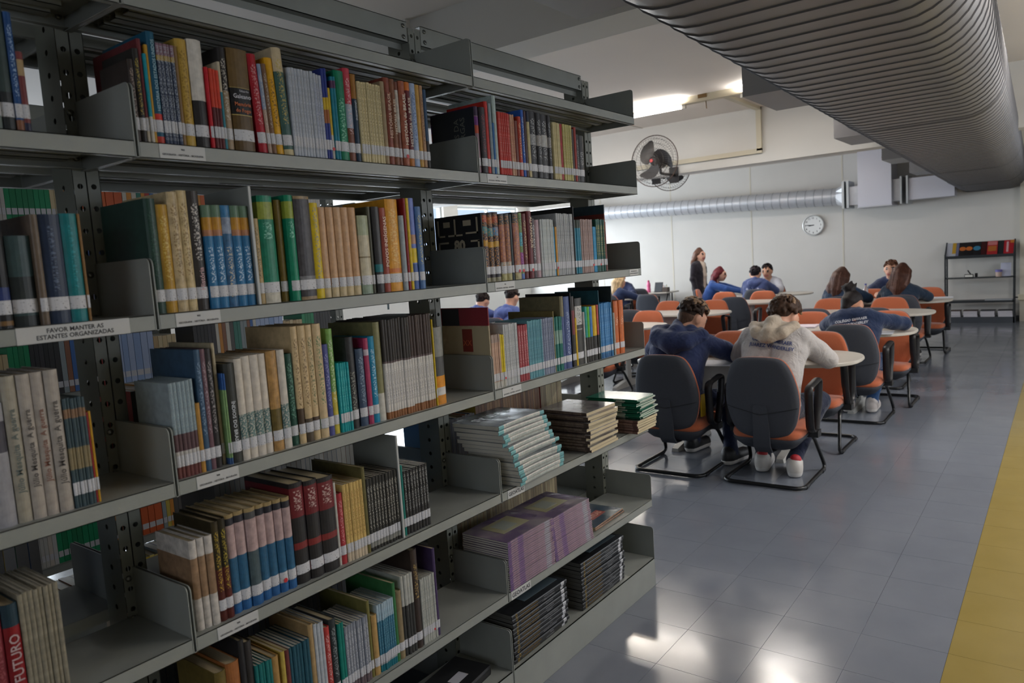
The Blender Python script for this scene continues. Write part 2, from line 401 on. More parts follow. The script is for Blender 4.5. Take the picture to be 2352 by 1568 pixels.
# ------------------------------------------------------------------ fluorescent fixtures (tubes give light), the aisle pair added as fill
tube_m = mat('#fff6ee', .4, emit=22, name='lit_tube'); rail_m = mat('#c9bfa6', .5)
def fixture(x, ya, yb, tubes, label, z=ZC - .02, power=11):
    f = empty('fluorescent_fixture', (x, (ya + yb) / 2, z), 0, label, 'ceiling light', 'fluorescent fixtures under the ceiling'); L = (yb - ya) / 2
    MB().box(-.045, .045, -L, L, -.05, .02).obj('rail', rail_m, f)
    for (a, b) in tubes:
        c = (a + b) / 2 - (ya + yb) / 2; h = (b - a) / 2
        MB().tube([(0, c - h, -.072), (0, c + h, -.072)], .014, 12).obj('tube_lamp', tube_m, f, True)
        for e in (-1, 1): MB().box(-.02, .02, c + e * h - .02, c + e * h + .02, -.09, -.05).obj('lamp_holder', M_WHITE, f)
        l = area('tube_light', (x, (a + b) / 2, z - .095), (0, 0, 0), .05, b - a, power, (1, .96, .92))
        area('tube_light', (x - .08, (a + b) / 2, z - .04), (math.pi, 0, 0), .05, b - a, power * 1.4, (1, .96, .92))
    return f
f0 = fixture(5.9, .3, 4.6, [(.55, 1.15), (1.80, 3.0), (3.3, 4.5)], 'cream fluorescent rail with lit tubes in front of the deep beam')
mb = MB(); mb.box(-.05, .05, -.93, -.83, -.02, .03); mb.tube([(0, -.9, -.05), (.01, -.9, -.13)], .006, 6); mb.obj('junction_clip', mat('#7a5a2c', .5), f0)
f1 = fixture(10.4, 1.2, 6.5, [(1.5, 2.7), (3.0, 4.2), (4.7, 5.9)], 'cream fluorescent rail hidden behind the deep beam')

fixture(3.9, -3.6, -1.7, [(-3.4, -2.7), (-2.5, -1.9)], 'cream fluorescent rail over the aisle on the far side of the ribbed duct', power=24)  # added out of view, brightens the shelf lips towards the end bay
fixture(1.2, -3.6, -1.7, [(-3.4, -2.7), (-2.5, -1.9)], 'cream fluorescent rail over the aisle nearest the camera', power=9)  # also added out of view, lifts the top panels and near ceiling
# ------------------------------------------------------------------ wall clock
ck = at(1868, 517, x=XB - .03)
c = empty('wall_clock', tuple(ck), 0, 'round white wall clock below the round duct', 'clock')
MB().lathe([(.0, .03), (.196, .03), (.205, .015), (.205, -.02), (.190, -.028), (.178, -.012), (0, -.012)], n=40, axis='x').obj('case', mat('#c8c8c6', .35, .2), c, True)
MB().lathe([(.0, -.011), (.178, -.011), (.178, -.014), (0, -.014)], n=40, axis='x').obj('dial', mat('#dcdcda', .5), c, True)
for k in range(1, 13):
    a = math.radians(k * 30); R_ = .145
    lettering('numeral', [str(k)], (-.0155, -R_ * math.sin(a), R_ * math.cos(a)), (0, -1, 0), (0, 0, 1), .05, .034, M_INK, c, .02)
for (ang, L, w) in ((262, .085, .008), (272, .125, .006)):
    a = math.radians(ang); mb = MB(); mb.box(-.019, -.017, -w, w, -.02, L); mb.xform(Matrix.Rotation(a, 4, 'X')); mb.obj('hand', M_INK, c)
MB().lathe([(0, -.016), (.009, -.016), (.009, -.021), (0, -.021)], n=12, axis='x').obj('hub', M_INK, c)

# ------------------------------------------------------------------ wall fans on the deep beam
def fan(loc, rz, label, bx):
    f = empty('wall_fan', loc, rz, label, 'fan', 'fans on the deep beam')
    wire = mat('#4a4643', .4, .5); R_ = .31
    mb = MB()
    for s in (-1, 1):
        for k, q in enumerate((.30, .5, .7, .88)):
            pts = [(s * .085 * math.sqrt(max(0, 1 - q ** 2.4)), R_ * q * math.cos(a), R_ * q * math.sin(a)) for a in [2 * math.pi * i / 32 for i in range(32)]]
            mb.tube(pts, .0016, 4, closed=True)
    for s in (-1, 1):
        for i in range(48):
            a = 2 * math.pi * i / 48
            mb.tube([(s * .085 * math.sqrt(max(0, 1 - q ** 2.4)), R_ * q * math.cos(a + .4 * q), R_ * q * math.sin(a + .4 * q)) for q in (.14, .4, .65, .85, 1)], .0012, 3, caps=False)
    mb.obj('guard_wire', wire, f)
    mb = MB(); mb.tube([(0, R_ * math.cos(a), R_ * math.sin(a)) for a in [2 * math.pi * i / 40 for i in range(40)]], .006, 6, closed=True); mb.obj('guard_rim', mat('#4a3a34', .4, .3), f, True)
    for b in range(3):
        a0 = math.radians(30 + 120 * b); rings = []
        for q in range(8):
            t = q / 7; r = .045 + .21 * t; th = a0 + .9 * t ** 1.3; w = .035 + .075 * math.sin(math.pi * min(1, t * .8 + .18))
            w *= (1 - max(0, t - .85) * 4); tl = .5 - .25 * t
            er = Vector((0, math.cos(th), math.sin(th))); et = Vector((0, -math.sin(th), math.cos(th)))
            c0 = er * r; d = et * math.cos(tl) + Vector((1, 0, 0)) * math.sin(tl)
            nn = d.cross(er).normalized() * .002
            rings.append([c0 - d * w - nn, c0 + d * w - nn, c0 + d * w + nn, c0 - d * w + nn])
        MB().loft(rings).obj('blade', mat('#151315', .5), f, True)
    MB().lathe([(0, -.05), (.04, -.05), (.055, -.03), (.058, .02), (0, .03)], n=20, axis='x').obj('hub', mat('#2a2728', .4), f, True)
    MB().lathe([(0, -.092), (.020, -.092), (.023, -.085), (0, -.08)], n=20, axis='x').obj('badge', mat('#a0393a', .4), f, True)
    MB().lathe([(0, .06), (.07, .065), (.085, .1), (.08, .2), (.05, .25), (0, .26)], n=20, axis='x').obj('motor', mat('#262425', .4), f, True)
    mb = MB(); mb.tube(arc_path([(.16, 0, -.05), (.16, 0, -.14), (bx - .01, 0, -.14)], .05), .018, 8); mb.box(bx - .02, bx, -.06, .06, -.24, -.04)
    mb.obj('bracket', mat('#262425', .4), f, True)
    return f
p = CAM_P + 9.15 * cam_ray(1503, 370)
fan(tuple(p), 0, 'black-bladed wire guard fan mounted on the near side of the deep beam', 7.2 - p[0])
p = CAM_P + 10.6 * cam_ray(1566, 385)
f = fan((7.46 + .45, p[1] + .05, p[2] - .02), math.pi, 'wire guard fan mostly hidden behind the deep beam', .45)
# ------------------------------------------------------------------ library bookcases (double sided, perforated uprights)
BW = 1.14
ROWZ = [2.161, 1.851, 1.485, 1.115, .753, .389, 0.0]      # underside of each shelf
LIP = .034
SURF = [z + LIP for z in ROWZ[:6]] + [.137]
SD, UD = .245, .10
def perforated(mb, w, z0, z1, fix, pitch=.05, hole=.0065):
    """strip with round holes, fix(u, z) -> xyz"""
    n = int((z1 - z0) / pitch); p = (z1 - z0) / n; h = w / 2
    for k in range(n):
        zc = z0 + (k + .5) * p; vs = []
        out = [(-h, -p / 2), (0, -p / 2), (h, -p / 2), (h, 0), (h, p / 2), (0, p / 2), (-h, p / 2), (-h, 0)]
        for (a, b) in out: vs.append(fix(a, zc + b))
        for i in range(8):
            a = math.radians(225 + 45 * i); vs.append(fix(hole * math.cos(a), zc + hole * math.sin(a)))
        mb.add(vs, [(i, (i + 1) % 8, 8 + (i + 1) % 8, 8 + i) for i in range(8)])
def upright_mesh():
    mb = MB(); W2 = .030; T = 2.40
    for sx in (-1, 1):
        perforated(mb, W2 - .003, 0.02, T, lambda u, z, s=sx: (s * W2 / 2 + u, 0, z))
        perforated(mb, W2 - .003, 0.02, T, lambda u, z, s=sx: (s * W2 / 2 + u, UD, z))
        perforated(mb, UD, 0.02, T, lambda u, z, s=sx: (s * W2, UD / 2 + u, z), .05, .007)
    mb.box(-.034, .034, -.004, UD + .004, 0, .022)
    return mb.mesh('upright', M_STEELD)
UPM = upright_mesh()
def shelf_mesh(bottom=False):
    w = BW - .012; mb = MB(); h = w / 2
    if bottom: mb.box(-h, h, 0, SD, .132, .137); mb.box(-h, h, 0, .003, 0, .137)
    else:
        mb.box(-h, h, 0, SD, LIP - .002, LIP); mb.box(-h, h, 0, .0018, 0, LIP); mb.box(-h, h, 0, .018, 0, .0016)
        mb.box(-h, h, SD - .0016, SD, .004, LIP); mb.box(-h, h, SD - .018, SD, .004, .0056)
        for y in (.075, .135, .19):
            mb.box(-h + .05, h - .05, y, y + .03, .016, .0176); mb.box(-h + .05, h - .05, y, y + .0016, .016, LIP); mb.box(-h + .05, h - .05, y + .0284, y + .03, .016, LIP)
    return mb.mesh('shelf', M_STEEL)
SHM, SHB = shelf_mesh(), shelf_mesh(True)
def plate_mesh(top):
    mb = MB(); r = .014
    poly = [(.0, 0), (SD, 0), (SD, top)] + [(r - r * math.sin(a), top - r + r * math.cos(a)) for a in [math.radians(18 * k) for k in range(6)]]
    mb.prism(poly, 'x', -.0012, .0012); mb.box(-.004, .004, 0, SD, 0, .0016); return mb.mesh('end_plate', M_STEEL)
PLM, PLB = plate_mesh(.155), plate_mesh(.287)
BOLT = MB().lathe([(0, -.004), (.005, -.0035), (.0075, -.001), (.0075, .001), (0, .001)], n=10, axis='y').mesh('bolt', M_BOLT, True)
card_m = mat('#bcbcba', .5)
def bookcase(name, y, xs, label, front=True, back=True, noplate=(), detail=True):
    u = empty(name, ((xs[0] + xs[-1]) / 2, y + SD + UD / 2, 0), 0, label, 'bookcase'); o = u.location
    shelves = {}
    for x in xs: link('upright', UPM, u, (x - o.x, -UD / 2, 0))
    for b in range(len(xs) - 1):
        xc = (xs[b] + xs[b + 1]) / 2
        mb = MB(); w = BW / 2 - .034
        mb.box(-w, w, 0, .002, 0, .068); mb.box(-w, w, 0, .03, 0, .002); mb.box(-w, w, 0, .025, .066, .068); mb.box(-w, w, .028, .03, -.02, .002)
        tp = mb.obj('top_panel', M_STEEL, u, loc=(xc - o.x, -UD / 2 + .001, 2.35))
        for s in (-1, 1):
            for z in (.016, .052): link('bolt', BOLT, tp, (s * (w - .018), -.001, z))
        for side in ((0,) if not back else (0, 1)):
            for r in range(7):
                m = SHB if r == 6 else SHM
                s = link('shelf', m, u, (xc - o.x, (-UD / 2 - SD) if side == 0 else (UD / 2 + SD), ROWZ[r]))
                if side: s.rotation_euler = (0, 0, math.pi)
                shelves[(b, r, side)] = s
                for e in (-1, 1):
                    if (b, r, e, side) in noplate: continue
                    pl = link('end_plate', PLB if r == 6 else PLM, s, (e * (BW / 2 - .004), 0, 0))
                    if detail and side == 0 and r < 6:
                        for z in (.03, .13): link('bolt', BOLT, s, (e * (BW / 2 - .018), SD - .004, z))
    return u, shelves
XS1 = [-2 * BW, -BW, 0., BW]
case1, sh1 = bookcase('library_bookcase', 0., XS1, 'grey steel library bookcase filled with books in front of the tables', noplate={(2, 4, 1, 0)})
def shelf_card(s, xc, w, h, lines, z=LIP / 2, bold=.02, mt=None):
    MB().box(xc - w / 2, xc + w / 2, -.0012, 0, z - h / 2, z + h / 2).obj('label_card', mt or card_m, s)
    if lines: lettering('lettering', lines, (xc, -.0016, z), (1, 0, 0), (0, 0, 1), w * .9, h * .66, M_INK, s, bold, .35)
GHB = ['900', 'GEOGRAFIA - HISTÓRIA - BIOGRAFIA']
for (b, r, u0, u1) in ((1, 1, 366, 471), (2, 1, 1119, 1164), (1, 2, 404, 506), (2, 2, 1137, 1182), (1, 3, 452, 548), (2, 3, 1154, 1197), (1, 4, 500, 593)):
    zz = ROWZ[r] + LIP / 2
    def ux(u):
        lo, hi = -2.4, 1.3
        for _ in range(40):
            m_ = (lo + hi) / 2
            if proj((m_, 0, zz))[0] < u: lo = m_
            else: hi = m_
        return lo
    a, c = ux(u0), ux(u1); xc0 = -BW * 1.5 + BW * b if False else (XS1[b] + XS1[b + 1]) / 2
    shelf_card(sh1[(b, r, 0)], (a + c) / 2 - xc0, c - a, .030, GHB)
shelf_card(sh1[(2, 4, 0)], .085 - BW / 2, .10, .030, ['GEOATLAS']); shelf_card(sh1[(2, 5, 0)], .075 - BW / 2, .12, .031, ['GEOATLAS'])
shelf_card(sh1[(0, 2, 0)], -BW * 1.0 - .165 + BW * 1.5, .21, .032, ['FAVOR MANTER AS', 'ESTANTES ORGANIZADAS'])
shelf_card(sh1[(2, 2, 0)], BW / 2 - .075, .085, .026, ['FAVOR MANTER AS', 'ESTANTES ORGANIZADAS'])
XS2 = [-3 * BW, -2 * BW, -BW, 0., BW]
case2, sh2 = bookcase('library_bookcase', 1.88, XS2, 'second grey steel bookcase seen through the gaps of the first', detail=False)

# ------------------------------------------------------------------ books
def rough_name(hexc):
    r, g, b = [int(hexc.strip('#')[i:i + 2], 16) / 255 for i in (0, 2, 4)]
    mx, mn = max(r, g, b), min(r, g, b); s = 0 if mx == 0 else (mx - mn) / mx
    if mx < .26: return 'black'
    if s < .13: return 'white' if mx > .78 else 'pale grey' if mx > .62 else 'grey' if mx > .38 else 'charcoal'
    import colorsys
    h = colorsys.rgb_to_hsv(r, g, b)[0] * 360
    if h < 16 or h >= 345: n = 'red' if s > .5 else ('brown' if mx < .6 else 'pinkish')
    elif h < 45: n = ('orange' if s > .65 and mx > .7 else 'brown' if mx < .6 else 'tan' if s > .3 else 'cream')
    elif h < 70: n = 'yellow' if s > .55 and mx > .6 else ('cream' if mx > .7 else 'olive')
    elif h < 165: n = 'green'
    elif h < 200: n = 'teal'
    elif h < 250: n = 'blue'
    elif h < 300: n = 'purple'
    else: n = 'pink'
    if mx < .42 and n in ('red', 'green', 'teal', 'blue', 'purple', 'brown'): n = 'dark ' + n
    elif mx > .72 and s < .4 and n in ('blue', 'teal', 'green', 'purple'): n = 'pale ' + n
    return n
ONES = 'first second third fourth fifth sixth seventh eighth ninth tenth eleventh twelfth thirteenth fourteenth fifteenth sixteenth seventeenth eighteenth nineteenth'.split()
TENS = {2: ('twenty', 'twentieth'), 3: ('thirty', 'thirtieth'), 4: ('forty', 'fortieth'), 5: ('fifty', 'fiftieth'), 6: ('sixty', 'sixtieth'), 7: ('seventy', 'seventieth'), 8: ('eighty', 'eightieth')}
def ordinal(n):
    if n < 20: return ONES[n - 1]
    t, o = divmod(n, 10)
    return TENS[t][1] if o == 0 else TENS[t][0] + '-' + ONES[o - 1]
_SP = {}
def spine_mat(base, bands=(), text=None, tv=(.3, .9), wear=.25, rough=.42, axis=2, tw=.5):
    """cover print: colour blocks along the spine, small illegible print, worn edges"""
    key = (base, tuple(bands), text, tv, wear, rough, axis, tw)
    if key in _SP: return _SP[key]
    m = bpy.data.materials.new('cover_' + base.strip('#')); m.use_nodes = True; nt = m.node_tree; L = nt.links; b = nt.nodes['Principled BSDF']
    b.inputs['Roughness'].default_value = rough; b.inputs['Specular IOR Level'].default_value = .35
    tc = nt.nodes.new('ShaderNodeTexCoord'); sp = nt.nodes.new('ShaderNodeSeparateXYZ'); L.new(tc.outputs['Generated'], sp.inputs[0])
    along, across = sp.outputs[axis], sp.outputs[0 if axis == 2 else 2 if axis == 0 else 0]
    cr = nt.nodes.new('ShaderNodeValToRGB'); cr.color_ramp.interpolation = 'CONSTANT'; el = cr.color_ramp.elements
    stops = [(0., base)]
    for (a, c, col) in sorted(bands):
        stops = [s for s in stops if not (a < s[0] < c)]
        stops += [(a, col), (c, base)]
    stops = sorted(stops, key=lambda s: s[0]); ded = {}
    for s in stops: ded[round(s[0], 4)] = s[1]
    for (a, c, col) in bands: ded[round(a, 4)] = col
    st = sorted(ded.items()); el[0].position = st[0][0]; el[0].color = H(st[0][1]); el.remove(el[1])
    for (p, c) in st[1:]:
        if p >= 1: continue
        e = el.new(p); e.color = H(c)
    L.new(along, cr.inputs[0]); col = cr.outputs[0]
    if text:
        mp = nt.nodes.new('ShaderNodeMapping'); sc_ = [22, 22, 22]; sc_[axis] = 90; mp.inputs['Scale'].default_value = sc_ if axis != 2 else (5, 1, 55)
        L.new(tc.outputs['Generated'], mp.inputs[0])
        n = nt.nodes.new('ShaderNodeTexNoise'); n.inputs['Scale'].default_value = 1; n.inputs['Detail'].default_value = 2; L.new(mp.outputs[0], n.inputs['Vector'])
        th = nt.nodes.new('ShaderNodeMapRange'); th.inputs[1].default_value = .5; th.inputs[2].default_value = .56; L.new(n.outputs['Fac'], th.inputs[0])
        def band(sock, a, c):
            g = nt.nodes.new('ShaderNodeMath'); g.operation = 'GREATER_THAN'; g.inputs[1].default_value = a; L.new(sock, g.inputs[0])
            l = nt.nodes.new('ShaderNodeMath'); l.operation = 'LESS_THAN'; l.inputs[1].default_value = c; L.new(sock, l.inputs[0])
            m_ = nt.nodes.new('ShaderNodeMath'); m_.operation = 'MULTIPLY'; L.new(g.outputs[0], m_.inputs[0]); L.new(l.outputs[0], m_.inputs[1]); return m_.outputs[0]
        a_ = band(along, *tv); c_ = band(across, .5 - tw / 2, .5 + tw / 2)
        m1 = nt.nodes.new('ShaderNodeMath'); m1.operation = 'MULTIPLY'; L.new(a_, m1.inputs[0]); L.new(c_, m1.inputs[1])
        m2 = nt.nodes.new('ShaderNodeMath'); m2.operation = 'MULTIPLY'; L.new(m1.outputs[0], m2.inputs[0]); L.new(th.outputs[0], m2.inputs[1])
        m3 = nt.nodes.new('ShaderNodeMath'); m3.operation = 'MULTIPLY'; L.new(m2.outputs[0], m3.inputs[0]); m3.inputs[1].default_value = .75
        mx = nt.nodes.new('ShaderNodeMix'); mx.data_type = 'RGBA'; mx.inputs['B'].default_value = H(text); L.new(col, mx.inputs['A']); L.new(m3.outputs[0], mx.inputs['Factor']); col = mx.outputs['Result']
    if wear:
        n = nt.nodes.new('ShaderNodeTexNoise'); n.inputs['Scale'].default_value = 60; n.inputs['Detail'].default_value = 8; L.new(tc.outputs['Object'], n.inputs['Vector'])
        r = nt.nodes.new('ShaderNodeMapRange'); r.inputs[1].default_value = .3; r.inputs[2].default_value = .75; r.inputs[3].default_value = 1 - wear; r.inputs[4].default_value = 1 + wear * .5; L.new(n.outputs['Fac'], r.inputs[0])
        vm = nt.nodes.new('ShaderNodeVectorMath'); vm.operation = 'SCALE'; L.new(col, vm.inputs[0]); L.new(r.outputs[0], vm.inputs['Scale']); col = vm.outputs[0]
    L.new(col, b.inputs['Base Color']); _SP[key] = m; return m
def sticker_mat():
    m = bpy.data.materials.new('call_number_sticker'); m.use_nodes = True; nt = m.node_tree; b = nt.nodes['Principled BSDF']; b.inputs['Roughness'].default_value = .5
    tc = nt.nodes.new('ShaderNodeTexCoord'); mp = nt.nodes.new('ShaderNodeMapping'); mp.inputs['Scale'].default_value = (4, 1, 7); nt.links.new(tc.outputs['Generated'], mp.inputs[0])
    n = nt.nodes.new('ShaderNodeTexNoise'); n.inputs['Scale'].default_value = 1.6; nt.links.new(mp.outputs[0], n.inputs['Vector'])
    r = nt.nodes.new('ShaderNodeMapRange'); r.inputs[1].default_value = .63; r.inputs[2].default_value = .67; nt.links.new(n.outputs['Fac'], r.inputs[0])
    mx = nt.nodes.new('ShaderNodeMix'); mx.data_type = 'RGBA'; mx.inputs['A'].default_value = H('#c4c4c8'); mx.inputs['B'].default_value = H('#5a5a60'); nt.links.new(r.outputs[0], mx.inputs['Factor'])
    nt.links.new(mx.outputs['Result'], b.inputs['Base Color']); return m
M_STICK = sticker_mat(); M_DOT = mat('#c2282e', .5)
def spine_profile(t, bulge, off=0., n=6):
    out = []
    for k in range(n + 1):
        a = -1 + 2 * k / n; out.append((a * (t / 2 + off * .3), bulge * a * a - off))
    return out
BOOKS = []
def book(x, y, z, t, d, h, m, pages, hard=False, lean=0., sticker=(.026, .052), dot=False, rz=0., sticker_on=True):
    """root empty at the foot of the spine; the spine looks towards -Y"""
    r = empty('book', (x, y, z), rz); r.rotation_euler = (0, lean, rz)
    bulge = min(.006, t * .22); c = min(.0022 if hard else .0009, t * .2); e = .003 if hard else .0006
    sp = spine_profile(t, bulge); mb = MB()
    outer = sp + [(t / 2, d)]; inner = [(t / 2 - c, d)] + [(p[0] * (1 - 2 * c / t), p[1] + c) for p in reversed(sp)] + [(-t / 2 + c, d)]
    poly = [(-t / 2, d)] + outer + inner
    n = len(poly); N1 = len(sp) + 2
    # strips of quads between outer and inner outlines, closed top and bottom
    out_l = [(-t / 2, d)] + outer; in_l = list(reversed(inner)); vs = []; fs = []; k = len(out_l)
    for zz in (0, h):
        vs += [(p[0], p[1], zz) for p in out_l] + [(p[0], p[1], zz) for p in in_l]
    for i in range(k - 1):
        fs += [(i, i + 1, 2 * k + i + 1, 2 * k + i), (k + i + 1, k + i, 3 * k + i, 3 * k + i + 1), (i + 1, i, k + i, k + i + 1), (2 * k + i, 2 * k + i + 1, 3 * k + i + 1, 3 * k + i)]
    fs += [(0, 2 * k, 3 * k, k), (k - 1, 2 * k - 1, 4 * k - 1, 3 * k - 1)]
    mb.add(vs, fs); mb.obj('cover', m, r)
    q = t / 2 - c; MB().box(-q, q, bulge + c, d - e, e, h - e - (.0 if hard else .0008)).obj('pages', pages, r)
    if sticker_on and h > .06:
        s0, s1 = sticker; pr_ = spine_profile(t, bulge, .0006); mb = MB()
        mb.loft([[(p[0], p[1], s0) for p in pr_], [(p[0], p[1], s1) for p in pr_]], caps=False, closed=False); mb.obj('spine_label', M_STICK, r)
        if dot:
            mb = MB(); rr = min(t * .4, .006); mb.lathe([(0, -.0014), (rr, -.0014), (rr, -.0008), (0, -.0008)], c=(0, 0, s0 + .004), n=12, axis='y'); mb.obj('colour_dot', M_DOT, r)
    r['_t'] = t; r['_h'] = h
    return r
def solve_x(u, y, z):
    lo, hi = -2.6, 1.6
    for _ in range(45):
        m_ = (lo + hi) / 2
        if proj((m_, y, z))[0] < u: lo = m_
        else: hi = m_
    return (lo + hi) / 2
def solve_h(x, y, z, v):
    lo, hi = 0., .6
    for _ in range(40):
        m_ = (lo + hi) / 2
        if proj((x, y, z + m_))[1] > v: lo = m_
        else: hi = m_
    return (lo + hi) / 2
ZOOMS = {'A': (0, 0, 3.2667), 'B': (600, 40, 3.92), 'C': (0, 400, 3.2667), 'D': (600, 400, 3.92), 'E': (0, 800, 3.2667), 'F': (600, 700, 3.92),
         'G': (0, 1088, 3.2667), 'H': (500, 1000, 2.7611), 'I': (960, 180, 4.1268), 'J': (960, 460, 4.1268), 'K': (960, 640, 3.7333)}
ROWNAME = {0: 'topmost', 1: 'uppermost', 2: 'second', 3: 'third', 4: 'fourth', 5: 'fifth'}
BAYNAME = {0: 'dim near bay', 1: 'middle bay', 2: 'end bay'}
ROW_ITEMS = {}
ALLB = []
def row(bay, r, entries, ys=.012):
    """entry: (zoom, x0, x1, ytop, n, colour, dict) measured at the foot of the spines in a zoom of the photograph"""
    z = SURF[r]; prev = None; xmin, xmax = XS1[bay] + .008, XS1[bay + 1] - .008
    for e in entries:
        zm, a, c, top, n, col = e[:6]; o = e[6] if len(e) > 6 else {}
        ox, oy, sc = ZOOMS[zm]; u0, u1 = ox + a / sc, ox + c / sc; v = oy + top / sc
        yy = o.get('y', ys)
        x0, x1 = solve_x(u0, yy, z), solve_x(u1, yy, z)
        x0 = max(x0, xmin, prev if prev is not None else xmin)
        if x1 > xmax: x1 = xmax
        if x1 - x0 < .0025: x1 = min(xmax, x0 + .004)
        if x1 - x0 < .002: continue
        hgt = o.get('h') or solve_h(x0 + (x1 - x0) * .5, yy, z, v)
        hgt = min(hgt, (SURF[r - 1] - .036 if r > 0 else 2.5) - z - .004); prev = x1
        t = (x1 - x0) / n; dp = o.get('d') or min(.20, max(.125, hgt * .70)); dp = min(dp, SD - yy - .008)
        m = spine_mat(col, tuple(o.get('b', ())), o.get('t'), o.get('tv', (.3, .9)), o.get('w', .22), o.get('g', .42), 2, o.get('tw', .55))
        for i in range(n):
            hh = hgt * (1 + (random.uniform(-.006, .006) if n > 1 else 0)); jy = random.uniform(0, .004) if n > 1 else random.uniform(0, .007)
            bk = book(x0 + t * (i + .5), yy + jy, z, t * .965, dp, hh, m, o.get('p') or (M_PAPERW if n > 3 else M_PAPER), hard=o.get('hard', n == 1 and t > .014),
                      lean=o.get('lean', 0.), dot=o.get('dot') == i + 1 or (o.get('dot') is True), sticker_on=o.get('s', True))
            kind = o.get('k') or ('booklet' if n > 3 else 'book')
            if kind != 'book': bk.name = kind
            ROW_ITEMS.setdefault((bay, r), []).append((bk, kind, col, t, n, i, o.get('l')))
            ALLB.append(bk)
            if o.get('txt') and (n == 1 or o.get('each')):
                lines, v0, v1, tcol, mode = o['txt']
                tm = mat(tcol, .5)
                if mode == 'h': lettering('title', lines, (0, -.0012, hh * (v0 + v1) / 2), (1, 0, 0), (0, 0, 1), t * .84, hh * (v1 - v0), tm, bk, .01, .2)
                else: lettering('title', lines, (0, -.0012, hh * (v0 + v1) / 2), (0, 0, -1) if mode == 'd' else (0, 0, 1), (1, 0, 0) if mode == 'd' else (-1, 0, 0), hh * (v1 - v0), t * .62, tm, bk, .012, .25)
DK = '#1e1c1d'
